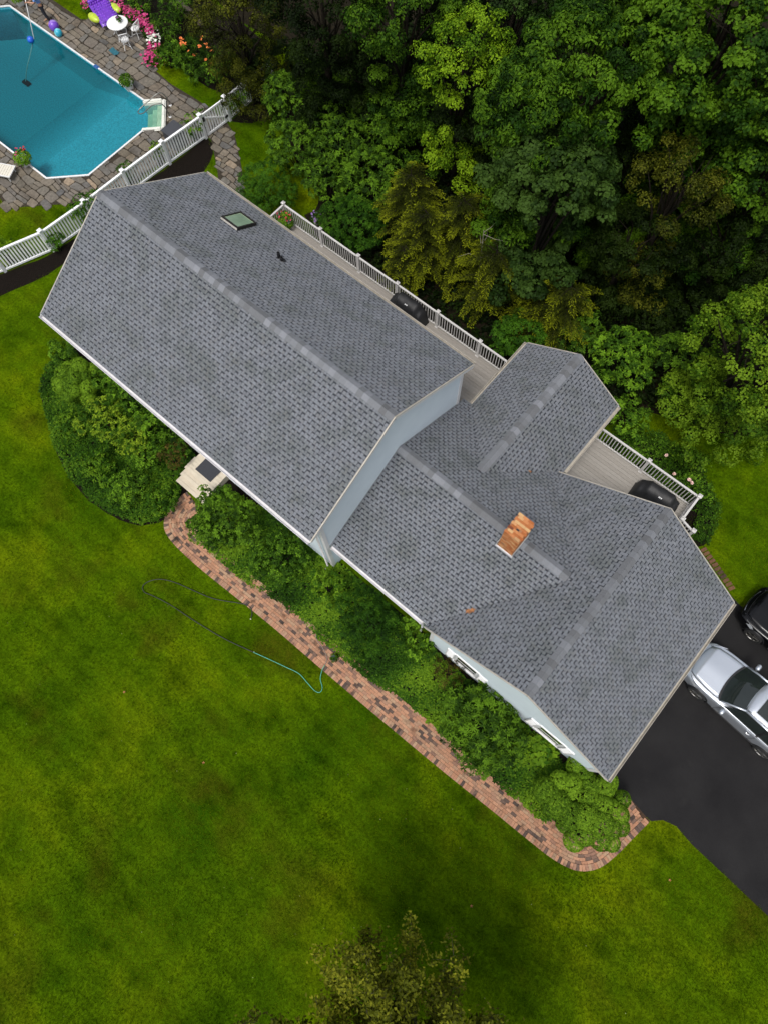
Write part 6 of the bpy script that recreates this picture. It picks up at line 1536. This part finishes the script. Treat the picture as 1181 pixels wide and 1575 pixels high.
    for s_ in (-1, 1):
        # pillars and side glass
        yb, yt_ = s_*(.875), s_*(wt+.035)
        P_ = lambda x, f: (x, yb+(yt_-yb)*f, zb-.06+(zR-.03-zb+.06)*f)
        MB().tube([(xb+.02, s_*.80, zb-.02), ((xb+xt)/2+.0, s_*.735, (zb+zR)/2+.03), (xt, s_*.645, zR-.01)], .034, 8).build('pillar', paint, t, smooth=True)
        MB().tube([(xt, s_*.645, zR-.01), ((xt+xr)/2, s_*.665, zR+.0), (xr, s_*.645, zR-.02)], .034, 8).build('roof_edge', paint, t, smooth=True)
        MB().tube([(xr, s_*.645, zR-.02), ((xr+xe)/2+.06, s_*.74, (zb+zR)/2), (xe-.02, s_*.80, zb)], .05, 8).build('pillar', paint, t, smooth=True)
        xm = (xt+xr)/2-.05
        for xa, xb2, ta, tb2 in ((xb+.20, xm-.03, xt+.02, xm-.03), (xm+.03, xe-.42, xm+.03, xr-.05)):
            q = [P_(xa, .06), P_(xb2, .06), P_(tb2, .94), P_(ta, .94)]
            if s_ > 0: q = [q[1], q[0], q[3], q[2]]
            MB().add(q, [(0, 1, 2, 3)]).build('side_window', gl, t)
        MB().beam(P_(xm, .0), P_(xm, 1), .07, .03, (0, 1, 0)).build('pillar', M_BLACK, t)
        MB().tube([(xb+.12, s_*.895, zb-.055), (xm, s_*.905, zb-.04), (xe-.3, s_*.88, zb-.02)], .012, 6).build('window_trim', M_CHROME, t)
        # doors: shut lines and handles
        for x in (xb+.17, xm, xe-.62): MB().beam((x, s_*.937, .32), (x+.02, s_*.925, zb-.12), .012, .012, (1, 0, 0)).build('door_gap', M_BLACK, t)
        for x in (xm-.22, xe-.80): MB().tube(spline([(x-.10, s_*.945, .90*k), (x, s_*.975, .905*k), (x+.10, s_*.945, .91*k)], .04), .016, 6).build('door_handle', M_CHROME, t, smooth=True)
        MB().beam((xb+.1, s_*.958, .42), (xe-1.05, s_*.958, .42), .02, .05).build('side_trim', M_BLACK, t)
        mr = MB().box(xb+.22, xb+.37, s_*1.045-.13, s_*1.045+.13, zb-.06, zb+.10); part_('mirror', mr, paint, bevel=.05); MB().tube([(xb+.32, s_*.90, zb-.05), (xb+.31, s_*1.0, zb)], .022, 6).build('mirror_arm', M_BLACK, t)
        # headlamp wrapped round the corner
        hl = loft([[(.10+.10*f+.02, s_*(.55+.10*f), .735*k+.10*f*k) for f in (0, .5, 1)], [(.20+.12*f, s_*(.70+.06*f), .735*k+.125*f*k) for f in (0, .5, 1)], [(.40+.12*f, s_*(.855-.01*f), .765*k+.12*f*k) for f in (0, .5, 1)], [(.60+.10*f, s_*(.93-.015*f), .80*k+.10*f*k) for f in (0, .5, 1)]])
        for i, p in enumerate(hl.v): hl.v[i] = (p[0]-.012, p[1]*1.015, p[2]+.022)
        part_('headlight', hl, M_LAMP)
        MB().tube([(.16, s_*.60, .83*k), (.34, s_*.78, .89*k), (.62, s_*.90, .925*k)], .013, 6).build('light_trim', M_CHROME, t)
        for x in (.92, 3.72):
            w_ = MB(); prof = [(.345, -.10), (.355, -.06), (.355, .06), (.335, .105), (.25, .11), (.24, .09)]
            for r_, y in prof:
                for j in range(24): a = 2*math.pi*j/24; w_.v.append((x+r_*math.cos(a), s_*(.865+y), .355+r_*math.sin(a)))
            for i in range(len(prof)-1):
                for j in range(24): w_.f.append((i*24+j, i*24+(j+1) % 24, (i+1)*24+(j+1) % 24, (i+1)*24+j))
            wo_ = w_.build('wheel', M_TYRE, t, smooth=True)
            rm = MB()
            for j in range(5):
                a = 2*math.pi*j/5+.3; rm.beam((x, s_*.955, .355), (x+.245*math.cos(a), s_*.96, .355+.245*math.sin(a)), .05, .03, (0, 1, 0))
            rm.tube([(x+.245*math.cos(a), s_*.955, .355+.245*math.sin(a)) for a in np.linspace(0, 2*math.pi, 25)], .018, 6)
            rm.build('rim', M_RIM, wo_)
            ar = MB().tube([(x+.40*math.cos(a), s_*.925, .355+.40*math.sin(a)) for a in np.linspace(-.15, math.pi+.15, 17)], .035, 6); ar.build('wheel_arch', M_BLACK, t, smooth=True)
    # grille, bumper opening, wipers
    gr_ = loft([[(.045+.09*abs(v)**2-.02*f, .52*v, (.50+.24*f)*k) for v in np.linspace(-1, 1, 9)] for f in (0, .5, 1)])
    for i, p in enumerate(gr_.v): gr_.v[i] = (p[0]-.05, p[1], p[2])
    part_('grille', gr_, M_BLACK)
    MB().tube([(-.005+.10*abs(v)**2, .54*v, .765*k) for v in np.linspace(-1, 1, 11)], .014, 6).build('grille_trim', M_CHROME, t)
    cw = loft([[(x-.14*(1-v*v), .76*v, zz_) for v in np.linspace(-1, 1, 11)] for x, zz_ in ((xb-.07, zb-.002), (xb+.05, zb+.004))]); part_('cowl', cw, M_BLACK)
    for y0 in (-.45, .1): MB().beam((xb-.05, y0, zb+.02), (xb+.12, y0+.5, zb+.13), .02, .015).build('wiper', M_BLACK, t)
    t.location = loc; t.rotation_euler.z = rot; return t
def paint_(name, col, metal, rough):
    m, n, b = nodes(name); x = noise(n, 300, 2); r = ramp(n, [(.3, tuple(c*.9 for c in col)), (.7, tuple(c*1.1 for c in col))]); n.links.new(x.outputs[0], r.inputs[0]); n.links.new(r.outputs[0], b.inputs['Base Color'])
    b.inputs['Metallic'].default_value = metal; b.inputs['Roughness'].default_value = rough; b.inputs['Coat Weight'].default_value = 1.0 if metal else .25; b.inputs['Coat Roughness'].default_value = .04; b.inputs['Specular IOR Level'].default_value = .5 if metal else .25; return m
M_CARGLASS = glass_mat('car_glass', (.012, .016, .015), .03); M_CHROME = plain('brushed_chrome', (.60, .60, .62), .18, 1.0, var=.05); M_TYRE = plain('tyre_rubber', (.010, .010, .010), .85)
M_RIM = plain('alloy_rim', (.35, .34, .32), .3, .9); M_LAMP = plain('headlamp_lens', (.32, .33, .34), .08, .3, coat=1.0)
car('silver blue crossover with sunroof parked nose to the garage', (6.10, 2.36, .012), math.radians(-4.8), paint_('silver_blue_paint', (.56, .60, .66), .7, .28))
car('black car with chrome trim parked right of the silver crossover', (6.55, 5.42, .012), math.radians(-4.8), paint_('black_paint', (.002, .002, .0025), .0, .2), False)

# ================================================================== GRASS BLADES AND LAWN LITTER
def grass():
    g = np.random.default_rng(77); n = 420000
    u = g.uniform(-30, 1211, n); v = g.uniform(-30, 1605, n)
    q = np.column_stack([u-590.5, -(v-787.5), np.full(n, -FPX)]) @ _M.T; k = -_C[2]/q[:, 2]; x = _C[0]+q[:, 0]*k; y = _C[1]+q[:, 1]*k
    def inp(poly):
        c = np.zeros(n, bool); m = len(poly)
        for i in range(m):
            x1, y1 = poly[i][:2]; x2, y2 = poly[(i+1) % m][:2]
            if y1 == y2: continue
            c ^= ((y1 > y) != (y2 > y)) & (x < (x2-x1)*(y-y1)/(y2-y1)+x1)
        return c
    out = inp(drive) | inp(PATIO) | inp(FOREST) | inp(SP) | inp(fb) | inp(FRONT_BED) | inp(HEDGE)
    out |= (x > -18.6) & (x < 5.5) & (y > -3.7) & (y < 3.7)
    bp2 = [(p.x, p.y) for p in BPATH]+[(p.x, p.y) for p in reversed(offset_curve(BPATH, 1.0))]
    out |= inp(bp2) | ((x > -12.6) & (x < 7.2) & (y > -6.1) & (y < -3))
    x, y = x[~out]+g.normal(0, .05, (~out).sum()), y[~out]+g.normal(0, .05, (~out).sum()); m = len(x); h = g.uniform(.03, .075, m); a = g.uniform(0, 6.283, m)
    t = .47+.20*np.sin(x*.9+1.2*np.sin(y*.7))*np.sin(y*.43+x*.21)+.17*np.sin(y*1.3+1.5*np.sin(x*.8))+.12*np.sin(2.7*x+2*np.sin(1.9*y))*np.sin(2.3*y-x)+g.normal(0, .15, m)
    d = np.column_stack([np.cos(a)*.8, np.sin(a)*.8, g.uniform(.3, 1.0, m)]); d /= np.linalg.norm(d, axis=1)[:, None]
    nr = np.column_stack([g.normal(0, .5, m), g.normal(0, .5, m), np.ones(m)])
    leaves('grass_blades', (np.column_stack([x, y, .015+h*.3]), d, nr, h*1.5, np.full(m, .012)*g.uniform(.7, 1.4, m), t), L_GRASS, None, kind='stuff')
grass()
m = MB(); rr = random.Random(31)
for k in range(70):
    p = at(rr.uniform(0, 1000), rr.uniform(880, 1575), .06)
    if (p.y > -7.1): continue
    blossom(m, p, rr.uniform(.008, .018), rr)
tag(m.build('clover_blossoms', plain('pale_clover', (.22, .24, .10), .8, var=.2)), kind='stuff')
